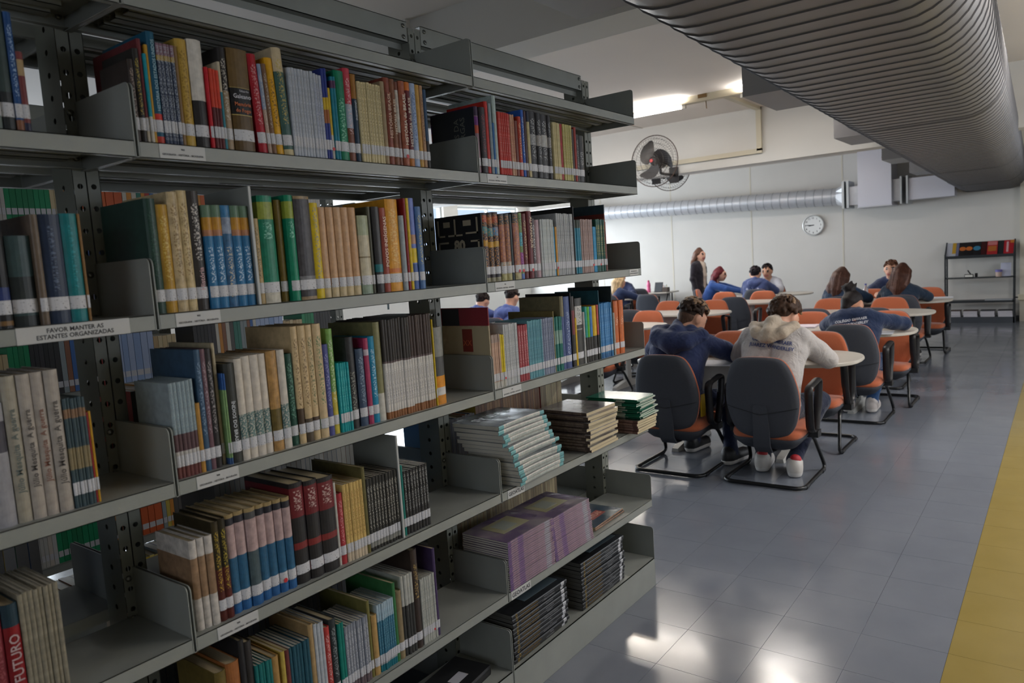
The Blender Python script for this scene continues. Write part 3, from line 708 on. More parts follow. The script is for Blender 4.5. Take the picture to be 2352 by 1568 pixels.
row(1, 1, [('A', 1030, 1075, 440, 1, '#3a302c', dict(t='#b8a59a')), ('A', 1075, 1120, 360, 1, '#2b2826', dict(t='#c9b04a')), ('A', 1120, 1150, 285, 1, '#6e2c30', dict(b=[(.0, .25, '#cfc3ae')], d=.2)),
 ('A', 1150, 1172, 400, 1, '#1093a3', dict(b=[(.0, .3, '#c8bfae')])), ('A', 1172, 1195, 330, 1, '#c9982c'), ('A', 1195, 1255, 232, 1, '#1d5872', dict(b=[(.0, .07, '#b83a2c'), (.19, .27, '#c8352c')], d=.2, txt=(['HISTÓRIA DOS ESTADOS UNIDOS'], .3, .93, '#9fc0cc', 'u'))),
 ('A', 1255, 1385, 325, 5, '#39435a', dict(t='#b9c0c8', tv=(.05, .98), tw=.9, b=[(.83, .88, '#b8963c'), (.88, 1, '#8b6a78')])), ('A', 1385, 1415, 340, 1, '#8a6d4a'), ('A', 1415, 1500, 285, 1, '#bf9c45', dict(t='#8b6a2c', tv=(.2, .9))),
 ('A', 1500, 1605, 292, 1, '#d5cfc6', dict(b=[(0, .44, '#2a2829')])), ('A', 1605, 1630, 500, 1, '#c4202c'), ('A', 1630, 1700, 520, 3, '#d2452f', dict(b=[(.0, .52, '#5c2226')])),
 ('A', 1700, 1722, 460, 1, '#2f7f8f', dict(b=[(.66, 1, '#c9bca0')])), ('A', 1722, 1782, 350, 1, '#2e2b2b', dict(b=[(0, .58, '#a38c70')], t='#d8cfc0', d=.2)),
 ('A', 1782, 1935, 365, 1, '#59431f', dict(b=[(.36, .62, '#1c1a1b'), (.355, .36, '#c9b068'), (.62, .625, '#c9b068'), (.625, 1, '#6c5530')], txt=(['Galeano'], .505, .575, '#cfcdd6', 'h'), d=.17)),
 ('A', 1966, 2032, 405, 1, '#a81828', dict(t='#d8a0a0', lean=-.05)), ('A', 2032, 2060, 480, 1, '#8f9fb8', dict(t='#d8cfc0', lean=-.05, b=[(.0, .5, '#b59a88')])), ('A', 2060, 2092, 480, 1, '#7a5a44', dict(t='#c8c0b0', lean=-.05)), ('A', 2092, 2150, 435, 1, '#dba21a', dict(lean=-.05, t='#3a2c18', tv=(.3, .8))),
 ('A', 2150, 2222, 362, 1, '#42635c', dict(lean=-.05, t='#c8b05a', b=[(0, .06, '#c9b98c'), (.78, 1, '#cdbb98')])),
 ('B', 303, 535, 465, 8, '#b9bec6', dict(t='#8a90a0', tv=(.25, .95), tw=.4)), ('B', 535, 610, 512, 3, '#b7bcc6', dict(t='#7a82a8')), ('B', 612, 660, 455, 2, '#2c3b86', dict(b=[(.40, .55, '#a8663a'), (.55, .68, '#cfae2c')])),
 ('B', 660, 692, 630, 1, '#d6b423', dict(dot=1, b=[(0, .35, '#c9c4b8')])), ('B', 692, 735, 530, 2, '#1d7f93', dict(b=[(.86, .95, '#5c3a5c')])), ('B', 735, 822, 475, 1, '#0f7a58', dict(t='#8fd0b0', tv=(.2, .7))), ('B', 822, 885, 452, 1, '#c2414f', dict(b=[(0, .36, '#7a4a3a'), (.36, .62, '#a8b4c4')], t='#e0c0c0')),
 ('B', 885, 932, 505, 1, '#22384c', dict(b=[(.72, 1, '#9a6a2c')], txt=(['LINGUAGENS'], .48, .70, '#c8ccd0', 'd'))), ('B', 932, 1135, 590, 8, '#d3c497', dict(t='#6a5a3c', tv=(.2, .98), tw=.5)), ('B', 1135, 1170, 575, 1, '#a08c6c'),
 ('B', 1170, 1225, 540, 1, '#8a4a3a', dict(txt=(['HISTÓRIA BRASIL'], .25, .9, '#c8a890', 'u'), w=.4)), ('B', 1225, 1268, 552, 1, '#87583f', dict(txt=(['HISTÓRIA BRASIL'], .25, .9, '#d8c8b0', 'u'), w=.4)), ('B', 1268, 1303, 575, 1, '#7a4a3a', dict(b=[(.4, .9, '#c9c2b8')], w=.4)),
 ('B', 1303, 1355, 572, 1, '#a55f48', dict(dot=1, txt=(['HISTÓRIA do BRASIL'], .2, .92, '#e0d4c0', 'u'), w=.35)), ('B', 1355, 1405, 580, 1, '#661d20', dict(b=[(.90, 1, '#c8702c'), (.0, .16, '#b5702c')], txt=(['HISTÓRIA do BRASIL'], .2, .88, '#d8c8b8', 'u'))), ('B', 1405, 1455, 590, 1, '#9fb0cc', dict(t='#3a5a9a')),
 ('B', 1455, 1493, 602, 1, '#c3964a'), ('B', 1493, 1520, 610, 1, '#b08a68', dict(t='#4a2c1c')), ('B', 1520, 1552, 645, 1, '#2f4a68', dict(b=[(0, .35, '#2a2625')]))])
BB = [(.88, 1, '#5f7a63'), (.76, .88, '#c08a2c'), (.70, .76, '#b07a58')]
row(1, 2, [('C', 1180, 1268, 180, 1, '#203f36', dict(d=.2, t='#3a5a4c')), ('C', 1268, 1355, 225, 1, '#b58b2d', dict(t='#d8c070')), ('C', 1355, 1435, 130, 1, '#c7b188', dict(t='#8a6a3c', w=.4, d=.2)), ('C', 1435, 1510, 118, 1, '#cfb98a', dict(t='#8a6a3c', w=.4)),
 ('C', 1510, 1600, 122, 1, '#37322f', dict(txt=(['História'], .17, .36, '#c8a0a0', 'u'), t='#d8d0c8', tv=(.42, .9))), ('C', 1602, 1667, 230, 1, '#2b6f9c', dict(b=BB, t='#cfe0f0', tv=(.25, .6))), ('C', 1667, 1738, 230, 1, '#2b6f9c', dict(b=BB, t='#cfe0f0', tv=(.25, .6))),
 ('C', 1738, 1808, 232, 1, '#3f6f98', dict(b=[(.88, 1, '#3c7aa8'), (.72, .88, '#98a4b8')], t='#e0d0b0', tv=(.1, .6), w=.5)), ('C', 1808, 1876, 234, 1, '#2b6f9c', dict(b=BB, t='#cfe0f0', tv=(.25, .6))), ('C', 1876, 1945, 236, 1, '#2b6f9c', dict(b=BB, t='#cfe0f0', tv=(.25, .6))),
 ('C', 1962, 2012, 330, 1, '#b39a6a', dict(t='#6a5a3a')),
 ('D', 60, 200, 190, 1, '#0d7a5c', dict(b=[(.78, .94, '#8f9a3c'), (0, .10, '#c9c4b4')], t='#8fd0b8', tv=(.6, .75), w=.3, d=.19)), ('D', 203, 268, 230, 1, '#6e5c1c', dict(y=.03)), ('D', 268, 382, 185, 1, '#0c8260', dict(b=[(.78, .94, '#93a03c')], t='#8fd0b8', tv=(.6, .75))),
 ('D', 385, 528, 195, 1, '#423f43', dict(w=.45, b=[(.97, 1, '#a08864'), (0, .03, '#a08864'), (.13, .23, '#77777a')])), ('D', 528, 600, 255, 1, '#d8bb1c', dict(t='#8a8a90', tv=(.15, .95))), ('D', 600, 665, 293, 1, '#c79f79', dict(b=[(0, .13, '#cbb890'), (.13, .22, '#cf8f4c')])),
 ('D', 668, 733, 294, 1, '#c79f79', dict(b=[(0, .13, '#cbb890'), (.13, .22, '#cf8f4c')])), ('D', 735, 798, 295, 1, '#c8a27d', dict(b=[(0, .13, '#cbb890'), (.13, .22, '#cf8f4c')])), ('D', 800, 863, 296, 1, '#c79f79', dict(b=[(0, .13, '#cbb890'), (.13, .22, '#cf8f4c')])), ('D', 866, 930, 297, 1, '#c69c74', dict(b=[(0, .13, '#cbb890'), (.13, .22, '#cf8f4c')])),
 ('D', 933, 1026, 370, 1, '#c7bda2', dict(b=[(0, .14, '#8fa08c'), (.75, 1, '#a8ae90'), (.46, .48, '#8a7a5c')])), ('D', 1026, 1060, 290, 1, '#4c4a38', dict(y=.02, d=.2)), ('D', 1060, 1142, 290, 1, '#39383a', dict(b=[(.24, .33, '#2f7a80')], hard=True)), ('D', 1142, 1197, 300, 1, '#98483a', dict(txt=(['POVOS INDÍGENAS'], .3, .9, '#e0c8b0', 'u'))),
 ('D', 1197, 1307, 222, 1, '#d6962a', dict(b=[(.2, .25, '#c8702c')], t='#e8c070', tv=(.3, .9))), ('D', 1307, 1345, 370, 1, '#9aa4a8'), ('D', 1345, 1368, 215, 1, '#851f24'), ('D', 1368, 1390, 215, 1, '#d3b429'), ('D', 1390, 1450, 213, 1, '#7080c4', dict(b=[(.29, .45, '#d8bc20'), (0, .28, '#3f5a98'), (.5, .6, '#b58a70')])), ('D', 1450, 1497, 290, 1, '#5577a6', dict(t='#d0c060'))])
WB = dict(b=[(.12, .45, '#5c7a78')], t='#d2c9bb', tv=(.12, .46), tw=1, w=.2)
row(1, 3, [('E', 1345, 1525, 245, 6, '#93a2a8', dict(b=[(.0, .12, '#6a3c3a'), (.12, .28, '#b8b4b0'), (.28, .46, '#5c4448')], t='#6f8a94', tv=(.46, .98), l='slim grey and maroon')), ('E', 1525, 1557, 410, 1, '#b0823a'), ('E', 1557, 1602, 10, 1, '#38546e', dict(t='#8aa0b8')), ('E', 1602, 1637, 5, 1, '#6f525a', dict(t='#b0a0a8')), ('E', 1637, 1682, 2, 1, '#2f2c2d', dict(t='#a8a0a0')), ('E', 1682, 1705, -40, 1, '#b5a88a', dict(y=.03, d=.19)),
 ('E', 1705, 1760, 190, 2, '#86a870', dict(b=[(.82, 1, '#2c5a9a'), (0, .07, '#3a5a8a')])), ('E', 1760, 1838, 112, 1, '#343633', dict(txt=(['ÍNDIOS DO BRASIL'], .18, .62, '#c8ccd0', 'd'))), ('E', 1838, 1893, 78, 1, '#d0c7ba', WB), ('E', 1893, 1957, 58, 1, '#d0c7ba', WB), ('E', 1957, 2017, 48, 1, '#cfc6ba', WB), ('E', 2017, 2077, 40, 1, '#d0c7ba', WB), ('E', 2077, 2152, 18, 1, '#b58c55', dict(b=[(.15, .42, '#6a5a2c')], w=.4)), ('E', 2152, 2207, 10, 1, '#d0c8bc', WB),
 ('F', 302, 375, 440, 1, '#1d473a', dict(t='#6a9a84')), ('F', 375, 432, 195, 1, '#ccb389', dict(b=[(.1, .3, '#4a3a2c')], t='#6a5030')), ('F', 432, 497, 187, 1, '#cab187', dict(b=[(.0, .2, '#54493c')], t='#6a5030')), ('F', 497, 562, 180, 1, '#ccb48b', dict(t='#5a6a40', b=[(.08, .2, '#4a3a30')])), ('F', 562, 632, 170, 1, '#cdb58d', dict(t='#3a7a50', b=[(.08, .17, '#6f8a58')])),
 ('F', 632, 686, 355, 1, '#494d88', dict(t='#a0a0c8')), ('F', 686, 740, 215, 1, '#7aa656', dict(b=[(0, .40, '#c9b84a')], t='#d8e0c0', w=.3)), ('F', 742, 842, 520, 5, '#17979b', dict(t='#70c8c8', l='slim teal')), ('F', 848, 916, 290, 1, '#363638', dict(t='#a8a89a', tv=(.2, .62), w=.5)), ('F', 930, 1000, 395, 1, '#405168', dict(t='#90a0b0')), ('F', 1000, 1042, 300, 1, '#a3375a', dict(b=[(.80, .87, '#c8b8c0')])), ('F', 1042, 1097, 283, 1, '#1a84a8', dict(t='#c8dce8', tv=(.3, .85))),
 ('F', 1097, 1157, 155, 1, '#c9c5ba', dict(b=[(.28, 1, '#84815a')], s=False)), ('F', 1157, 1400, 122, 10, '#d3cfc9', dict(b=[(0, .07, '#8a5c3a'), (.58, 1, '#37322f'), (.56, .58, '#6a5a5a')], t='#8a8890', tv=(.15, .5), s=False, k='magazine', l='white and dark topped')), ('F', 1400, 1592, 90, 8, '#d1cdc6', dict(b=[(0, .08, '#8a5c3a'), (.58, 1, '#453732'), (.56, .58, '#6a5a5a')], t='#8a8890', tv=(.15, .5), s=False, k='magazine', l='white and brown topped')),
 ('F', 1597, 1605, 130, 1, '#d8b82c'), ('F', 1605, 1690, 200, 1, '#86867f', dict(b=[(0, .12, '#d0882a'), (.12, .22, '#c9c7c4'), (.22, .37, '#d98e22'), (.37, .62, '#4c4c4c')], s=False))])
PB = [(0, .10, '#2c5f95'), (.10, .20, '#c0c0c4'), (.20, .56, '#2e5f80'), (.56, .89, '#b39a98'), (.89, .96, '#2c2c34')]
RB = [(.10, .18, '#6e2a2a'), (.34, .41, '#7c2c2c'), (.66, .95, '#6a2026')]
row(1, 4, [('G', 1505, 1562, 505, 1, '#cbc4bc', dict(b=[(.35, .80, '#96785c')], w=.35, s=False)), ('G', 1562, 1614, 482, 1, '#cbc4bc', dict(b=[(.35, .80, '#9a7c60')], w=.35, s=False)), ('G', 1614, 1668, 462, 1, '#cac3bb', dict(b=[(.35, .80, '#96785c')], w=.35, s=False)), ('G', 1668, 1722, 360, 1, '#54251f', dict(b=[(.52, 1, '#38301c')], t='#c8a83c', w=.4)), ('G', 1722, 1772, 335, 1, '#5a2520', dict(b=[(.52, 1, '#2c2618')], t='#c8b040', w=.4)),
 ('G', 1776, 1846, 308, 1, '#a08a60', dict(b=PB, w=.3)), ('G', 1846, 1918, 280, 1, '#a08a60', dict(b=PB, w=.3)), ('G', 1918, 1996, 255, 1, '#a08a60', dict(b=[(0, .10, '#2c5f95'), (.10, .20, '#c0c0c4'), (.20, .56, '#4a5a60'), (.56, .89, '#b39a98'), (.89, .96, '#4c4c4e')], w=.3)), ('G', 1996, 2066, 232, 1, '#a08a60', dict(b=PB, w=.3)), ('G', 2066, 2130, 214, 1, '#a08a60', dict(b=PB, w=.3)), ('G', 2130, 2190, 192, 1, '#a08a60', dict(b=PB, w=.3, dot=1)), ('G', 2190, 2246, 176, 1, '#a08a60', dict(b=PB, w=.3)),
 ('H', 524, 610, 300, 1, '#262426', dict(b=RB, t='#c8b0a8', tv=(.72, .92), w=.15, d=.2)), ('H', 610, 692, 282, 1, '#262426', dict(b=RB, t='#c8b0a8', tv=(.72, .92), w=.15, d=.2)), ('H', 692, 788, 262, 1, '#262426', dict(b=RB, t='#c8b0a8', tv=(.72, .92), w=.15, d=.2)), ('H', 788, 804, 300, 1, '#bdbab2'), ('H', 804, 838, 368, 1, '#a2333a', dict(t='#d8a0a0')),
 ('H', 840, 960, 295, 6, '#cfb06c', dict(t='#8a5a2c', b=[(.0, .15, '#c8b8a0')], l='slim cream')), ('H', 960, 980, 200, 1, '#6a633c', dict(d=.22)), ('H', 982, 1172, 245, 10, '#32312f', dict(t='#c8c4b8', tv=(.3, .9), b=[(.05, .15, '#8a8a84')], l='slim black and white')), ('H', 1197, 1212, 190, 1, '#127a70'), ('H', 1212, 1362, 200, 8, '#302f30', dict(t='#b8b8b4', tv=(.35, .95), b=[(.62, .75, '#1c1b1c')], l='slim black striped'))])
row(1, 5, [('H', 60, 130, 1500, 1, '#6a5a2c'), ('H', 130, 215, 1440, 1, '#9a6034', dict(b=[(0, .5, '#44527a')])), ('H', 215, 250, 1300, 1, '#262527'), ('H', 250, 300, 1310, 1, '#302d2c'), ('H', 300, 400, 1440, 5, '#1d6f6c', dict(l='slim teal')), ('H', 400, 440, 1400, 1, '#a8834c'), ('H', 455, 480, 1370, 1, '#b8a24c'), ('H', 480, 505, 1360, 1, '#6a3430'), ('H', 505, 632, 1320, 6, '#24505e', dict(l='slim dark teal')),
 ('H', 634, 665, 1200, 1, '#a98d62'), ('H', 665, 722, 1190, 3, '#b4b9be'), ('H', 724, 758, 1215, 1, '#b23c38', dict(t='#e0c0b8')), ('H', 760, 802, 1165, 1, '#303537', dict(t='#a0a8a8')), ('H', 804, 842, 1190, 2, '#147a6c'), ('H', 844, 992, 1175, 8, '#878c96', dict(t='#d0d0d4', b=[(0, .2, '#6a5c60')], l='slim grey')), ('H', 994, 1012, 1050, 1, '#77713e', dict(d=.21)), ('H', 1014, 1046, 1140, 1, '#b5935c'),
 ('H', 1048, 1152, 1050, 8, '#356c84', dict(b=[(.0, .1, '#1f6f7c'), (.1, .24, '#a8acb0'), (.75, 1, '#a8bcc8')], t='#80b0c0', l='slim blue')), ('H', 1152, 1170, 935, 1, '#3a7444', dict(d=.21)), ('H', 1172, 1205, 985, 1, '#8a7a5c'), ('H', 1205, 1275, 880, 4, '#3a3a38', dict(b=[(.62, 1, '#b4b4ac')], l='slim black and white')), ('H', 1277, 1316, 722, 1, '#3c312c', dict(t='#b89a5c', tv=(.5, .85))), ('H', 1318, 1405, 890, 7, '#b4b5ad', dict(t='#80847c', dot=6, l='slim pale grey')), ('H', 1407, 1424, 715, 1, '#46365a', dict(d=.21))])
row(2, 1, [('I', 590, 630, 262, 1, '#8d6f7a', dict(b=[(.86, 1, '#3a2440'), (.72, .85, '#6a2c78'), (.6, .72, '#b5492c')], d=.2, l='black cover with purple and orange spine')), ('I', 630, 687, 272, 1, '#332c30', dict(t='#8a4048')), ('I', 687, 720, 215, 1, '#c4322a'), ('I', 720, 745, 235, 1, '#8a999f'), ('I', 745, 765, 420, 1, '#2c64a0'), ('I', 765, 800, 140, 1, '#b2c2bd', dict(d=.2)), ('I', 800, 908, 322, 7, '#c23a30', dict(t='#e0b8a8', tw=.3, l='slim red')), ('I', 908, 950, 342, 3, '#c7987a', dict(t='#a83a30')),
 ('I', 950, 985, 400, 1, '#73382a'), ('I', 985, 1018, 360, 1, '#b23a26', dict(t='#d8c8a0')), ('I', 1018, 1045, 296, 1, '#275ab0', dict(t='#d0d8e8')), ('I', 1045, 1070, 310, 1, '#46292d'), ('I', 1070, 1095, 312, 1, '#c9b98a', dict(b=[(.84, 1, '#2a2d40')])), ('I', 1095, 1162, 310, 1, '#272628', dict(b=[(.5, .66, '#8f8f8f')], t='#b8b8b8')), ('I', 1162, 1210, 326, 1, '#272628', dict(b=[(.5, .66, '#a09a94')], t='#b8b8b8')), ('I', 1210, 1275, 338, 1, '#2a282a', dict(b=[(.5, .68, '#b8b5b0')], t='#b8b8b8')), ('I', 1275, 1310, 348, 1, '#2a282a', dict(b=[(.5, .66, '#8a8480')], t='#b8b8b8')),
 ('I', 1310, 1378, 420, 4, '#cdbe8d', dict(l='slim cream')), ('I', 1378, 1405, 430, 1, '#a5262a'), ('I', 1405, 1486, 436, 4, '#c3ba76', dict(t='#8a6a3c', l='slim yellowish')), ('I', 1486, 1510, 480, 1, '#3a2c28'), ('I', 1510, 1530, 462, 1, '#a3382e'), ('I', 1530, 1555, 530, 1, '#363534', dict(t='#b8b8b8')), ('I', 1555, 1605, 542, 1, '#282727', dict(t='#c8c8c8', tv=(.35, .65)))])
AL = dict(t='#c8883c', tv=(.2, .97), tw=.9, w=.4)
row(2, 2, [('J', 648, 662, 118, 1, '#161516', dict(d=.21, l='black almanac with number eighty on its cover', s=False)), ('J', 662, 716, 115, 1, '#37303a', dict(b=[(.86, .96, '#a8443a'), (.7, .8, '#3a8a90'), (.52, .6, '#c89a2c'), (0, .06, '#9a9478')], **AL)), ('J', 716, 766, 118, 1, '#3a3438', dict(b=[(.84, .94, '#a8643a'), (.66, .78, '#3a8a90'), (.5, .58, '#c89a2c'), (0, .06, '#9a9478')], **AL)), ('J', 768, 820, 108, 1, '#332e36', dict(b=[(.84, .94, '#a84a3a'), (.66, .78, '#5a8ab0'), (.5, .58, '#c8a23c'), (0, .06, '#9a9478')], **AL)),
 ('J', 820, 870, 128, 1, '#a0685c', dict(b=[(.84, 1, '#3c4044'), (0, .1, '#b5ad78'), (.1, .28, '#b9b5ac')], **AL)), ('J', 870, 916, 124, 1, '#8f6258', dict(b=[(.84, 1, '#3c4044'), (0, .1, '#b5ad78'), (.1, .28, '#b9b5ac')], **AL)), ('J', 916, 944, 130, 1, '#1c2a2e'), ('J', 944, 1002, 112, 1, '#a06a60', dict(b=[(.84, 1, '#3c4044'), (0, .1, '#b9ad80')], dot=1, **AL)), ('J', 1002, 1036, 116, 1, '#7c9a60', dict(b=[(.5, .7, '#5ab0c0'), (.2, .4, '#a85aa0'), (0, .08, '#5a7ab8')], dot=1, t='#2c2c3c', tv=(.2, .97))), ('J', 1036, 1076, 125, 1, '#6c3434', dict(t='#d8b880', w=.4)), ('J', 1076, 1120, 100, 1, '#6a2a2e', dict(txt=(['ALMANAQUE'], .45, .92, '#d8c0a0', 'd'), dot=1)),
 ('J', 1120, 1157, 172, 1, '#4e4346', dict(t='#d8d8d8')), ('J', 1157, 1196, 182, 1, '#b5979d'), ('J', 1196, 1312, 180, 8, '#c3c7c5', dict(t='#8aa0a0', tw=.4, l='slim white')), ('J', 1312, 1326, 250, 1, '#2f87b0'), ('J', 1328, 1344, 250, 1, '#d0902c', dict(dot=1)), ('J', 1346, 1502, 125, 9, '#a9abac', dict(t='#5c5e60', tw=.3, l='slim grey striped')), ('J', 1503, 1512, 60, 1, '#232425', dict(d=.215)), ('J', 1512, 1572, 186, 3, '#1f7c94', dict(b=[(.85, 1, '#3c4438')])),
 ('J', 1572, 1684, 180, 7, '#a58c85', dict(t='#6a4a44', tw=.3, dot=7, l='slim pinkish')), ('J', 1684, 1712, 250, 2, '#3796c4'), ('J', 1712, 1792, 180, 6, '#24564a', dict(t='#c8b85c', dot=3, l='slim green')), ('J', 1793, 1801, 40, 1, '#6e2a22', dict(d=.215, b=[(.86, 1, '#2c3c44'), (.6, .8, '#8a4a34')])), ('J', 1801, 1820, 200, 1, '#85574a')])
CB = lambda c: [(.45, 1, c)]
row(2, 3, [('K', 646, 656, 245, 1, '#7e2630', dict(d=.215, s=False, b=[(.0, .36, '#1c3a44'), (.36, .78, '#b3a488')], l='tall atlas with cream and red panelled cover')), ('K', 660, 735, 478, 5, '#c2a08a', dict(b=[(.85, 1, '#a89488'), (0, .12, '#c8c4bc')], l='slim pinkish beige')), ('K', 735, 766, 478, 2, '#d6be2a', dict(dot=2, b=[(0, .25, '#c4c0b4')])), ('K', 766, 890, 385, 9, '#bec0c0', dict(t='#707478', tw=.4, l='slim pale')), ('K', 890, 970, 396, 4, '#a4484e', dict(t='#d8b0b0', b=[(.0, .08, '#a4484e')], l='slim red')), ('K', 970, 1092, 355, 10, '#649ba7', dict(t='#305a70', l='slim pale teal')),
 ('K', 1092, 1188, 335, 7, '#8a92a6', dict(t='#404a6a', tv=(.1, .95), tw=.8, l='slim blue grey')), ('K', 1188, 1196, 278, 1, '#77693c', dict(d=.215)), ('K', 1196, 1260, 325, 5, '#2c766c', dict(b=[(.5, .75, '#8aa89c')], l='slim green')), ('K', 1260, 1290, 150, 1, '#4c5c8a', dict(b=[(.72, 1, '#7c7458')])), ('K', 1290, 1338, 152, 1, '#465686', dict(t='#a8b4d0', tv=(.2, .8))), ('K', 1340, 1348, 120, 1, '#17171a', dict(d=.218, l='tall black folder')), ('K', 1348, 1378, 150, 1, '#38332f', dict(b=[(.45, .8, '#7a3438')])), ('K', 1378, 1392, 335, 1, '#d4ae20', dict(s=False)),
 ('K', 1392, 1450, 165, 1, '#3a3a38', dict(b=[(.6, .88, '#c0bfba'), (.52, .54, '#8a8a88')], t='#4a4a48', tv=(.62, .86))), ('K', 1451, 1462, 285, 1, '#b8b8b4', dict(s=False)), ('K', 1464, 1482, 240, 1, '#33312f', dict(b=CB('#2f9a90'))), ('K', 1482, 1502, 240, 1, '#33312f', dict(b=CB('#5cae2c'))), ('K', 1502, 1528, 238, 1, '#33312f', dict(b=CB('#3a78b8'))), ('K', 1528, 1562, 228, 1, '#33312f', dict(b=CB('#d3ac1e'))), ('K', 1562, 1574, 222, 1, '#33312f', dict(b=CB('#c25a5c'))), ('K', 1574, 1580, 100, 1, '#23505c', dict(d=.218, s=False, l='tall teal folder')),
 ('K', 1582, 1680, 205, 8, '#3f80b6', dict(t='#80b0d8', b=[(.0, .08, '#386a98')], l='slim blue')), ('K', 1680, 1692, 250, 1, '#1f7cb0'), ('K', 1692, 1700, 62, 1, '#2a3030', dict(d=.22, s=False, l='tall dark folder')), ('K', 1700, 1712, 290, 1, '#a0a098'), ('K', 1712, 1750, 190, 1, '#c2632a', dict(t='#e8c0a0', tv=(.55, .7))), ('K', 1750, 1787, 182, 1, '#c5662b', dict(t='#e8c0a0', tv=(.55, .7)))])
# dim near bay
row(0, 0, [('A', 600, 640, 20, 1, '#2c3a4a')] if False else [])
row(0, 1, [('A', -60, 38, -60, 1, '#77827c', dict(d=.19)), ('A', 42, 150, -20, 1, '#2a2e30', dict(b=[(.3, 1, '#3c4a48')])), ('A', 150, 205, 80, 1, '#1f4a80', dict(t='#b0c8e8', b=[(0, .1, '#8a5a40')])), ('A', 205, 258, 380, 1, '#7a3c3c', dict(b=[(0, .12, '#2c2c44'), (.7, .9, '#b59a70')]))])
row(0, 2, [('C', -180, -5, 420, 1, '#1b1b1e', dict(d=.19)), ('C', 0, 122, 250, 1, '#17181b', dict(b=[(.17, .34, '#26366c'), (.02, .06, '#7a5a34')])), ('C', 125, 318, 460, 1, '#33484a', dict(b=[(.22, .55, '#1d2526'), (0, .12, '#22282a')], y=.02)), ('C', 320, 388, 300, 1, '#6a5a4a', dict(hard=True)), ('C', 388, 558, 298, 1, '#1c2b44', dict(t='#5c6a84', tv=(.3, .9), tw=.25, d=.19)), ('C', 560, 688, 292, 1, '#107478', dict(t='#2c9aa0', tv=(.3, .9), tw=.25)), ('C', 688, 706, 295, 1, '#8a6330')])
JM = lambda c='#4a4440': dict(txt=(['Júlio Mesquita  A guerra'], .05, .93, c, 'u'), d=.17)
row(0, 3, [('E', -140, -10, 430, 1, '#8a888c'), ('E', -8, 155, 420, 1, '#96959a', dict(b=[(.6, .85, '#3c3a44')], s=False)), ('E', 160, 270, 210, 1, '#a39c8c', dict(s=False, **JM('#5a6460'))), ('E', 272, 372, 195, 1, '#aba298', dict(s=False, **JM())), ('E', 374, 466, 178, 1, '#aaa096', dict(s=False, **JM('#7a4a38'))), ('E', 468, 572, 160, 1, '#aba298', dict(s=False, **JM())), ('E', 575, 735, 370, 6, '#3a4c52', dict(b=[(.35, .55, '#8a7c5c'), (.82, .9, '#8a6a50')], l='slim dark blue')), ('E', 737, 752, 480, 1, '#9a2c34'), ('E', 752, 768, 470, 1, '#c08f1c')])
row(0, 4, [('G', -120, 15, 1000, 1, '#25282c'), ('G', 18, 125, 1005, 1, '#7a2a33', dict(t='#a05a60')), ('G', 125, 250, 980, 1, '#86191f', dict(b=[(.80, 1, '#1c3440')], txt=(['O FUTURO'], .12, .8, '#b8a0a0', 'u'), s=False)), ('G', 252, 545, 860, 8, '#8d8674', dict(w=.4, s=False, l='slim beige'))])
# labels: each names the colour, the build and the place along its row
for (bay, r), items in ROW_ITEMS.items():
    seen = {}
    for k, (bk, kind, col, t, n, i, lab) in enumerate(items):
        c = rough_name(col); size = '' if kind != 'book' else ('thick ' if t > .026 else 'thin ' if t < .009 else '')
        where = '%s shelf, %s' % (ROWNAME[r], BAYNAME[bay])
        if n > 3: L_ = '%s %s, %s of its set, %s along the %s' % (lab or ('slim ' + c), kind, ordinal(i + 1), ordinal(k + 1), where)
        elif lab: L_ = '%s, %s along the %s' % (lab, ordinal(k + 1), where)
        else: L_ = '%s%s %s, standing %s along the %s' % (size, c, kind, ordinal(k + 1), where)
        tag(bk, L_, kind, '%ss on the %s shelf of the %s' % (kind, ROWNAME[r], BAYNAME[bay]))
        for kx in ('_t', '_h'):
            if kx in bk: del bk[kx]
# cover art on two books whose sides show
def find(bay, r, txt): return next(b[0] for b in ROW_ITEMS[(bay, r)] if b[6] and txt in b[6])
bk = find(2, 2, 'almanac'); tx = -bk.children[0].dimensions.x / 2 if False else min(v.co.x for v in bk.children[0].data.vertices); hb = max(v.co.z for v in bk.children[0].data.vertices)
rail = mat('#a89a80', .5); mb = MB()
for (y0, y1, z0, z1) in ((.015, .07, .72, .745), (.015, .022, .72, .95), (.085, .15, .70, .725), (.114, .121, .70, .95), (.165, .198, .70, .725), (.191, .198, .70, .95), (.045, .08, .84, .92), (.14, .17, .84, .92), (.15, .198, .60, .625), (.191, .198, .45, .62), (.012, .05, .60, .625), (.012, .019, .45, .62)):
    mb.box(tx - .0008, tx, y0, y1, z0 * hb, z1 * hb)
mb.obj('cover_print', rail, bk)
lettering('cover_number', ['80'], (tx - .0012, .10, hb * .56), (0, -1, 0), (0, 0, 1), .085, hb * .17, rail, bk, .05)
bk = find(2, 3, 'panelled'); tx = min(v.co.x for v in bk.children[0].data.vertices); hb = max(v.co.z for v in bk.children[0].data.vertices)
for (nm, hx, y0, y1, z0, z1) in (('cover_panel', '#1d1b1e', .13, .21, .78, .99), ('cover_panel', '#7e2430', .004, .13, .78, .99), ('cover_panel', '#aca083', .004, .185, .42, .76), ('cover_panel', '#7a2a20', .075, .12, .46, .74), ('cover_panel', '#1a3844', .004, .18, .02, .39)):
    MB().box(tx - .0006 - (.0006 if z1 == .74 else 0), tx, y0, y1, z0 * hb, z1 * hb).obj(nm, mat(hx, .4), bk)
lettering('cover_number', ['XX'], (tx - .0016, .098, hb * .57), (0, -1, 0), (0, 0, 1), .04, hb * .16, mat('#b8603a', .5), bk, .0)
bk = find(2, 1, 'purple'); tx = min(v.co.x for v in bk.children[0].data.vertices); hb = max(v.co.z for v in bk.children[0].data.vertices)
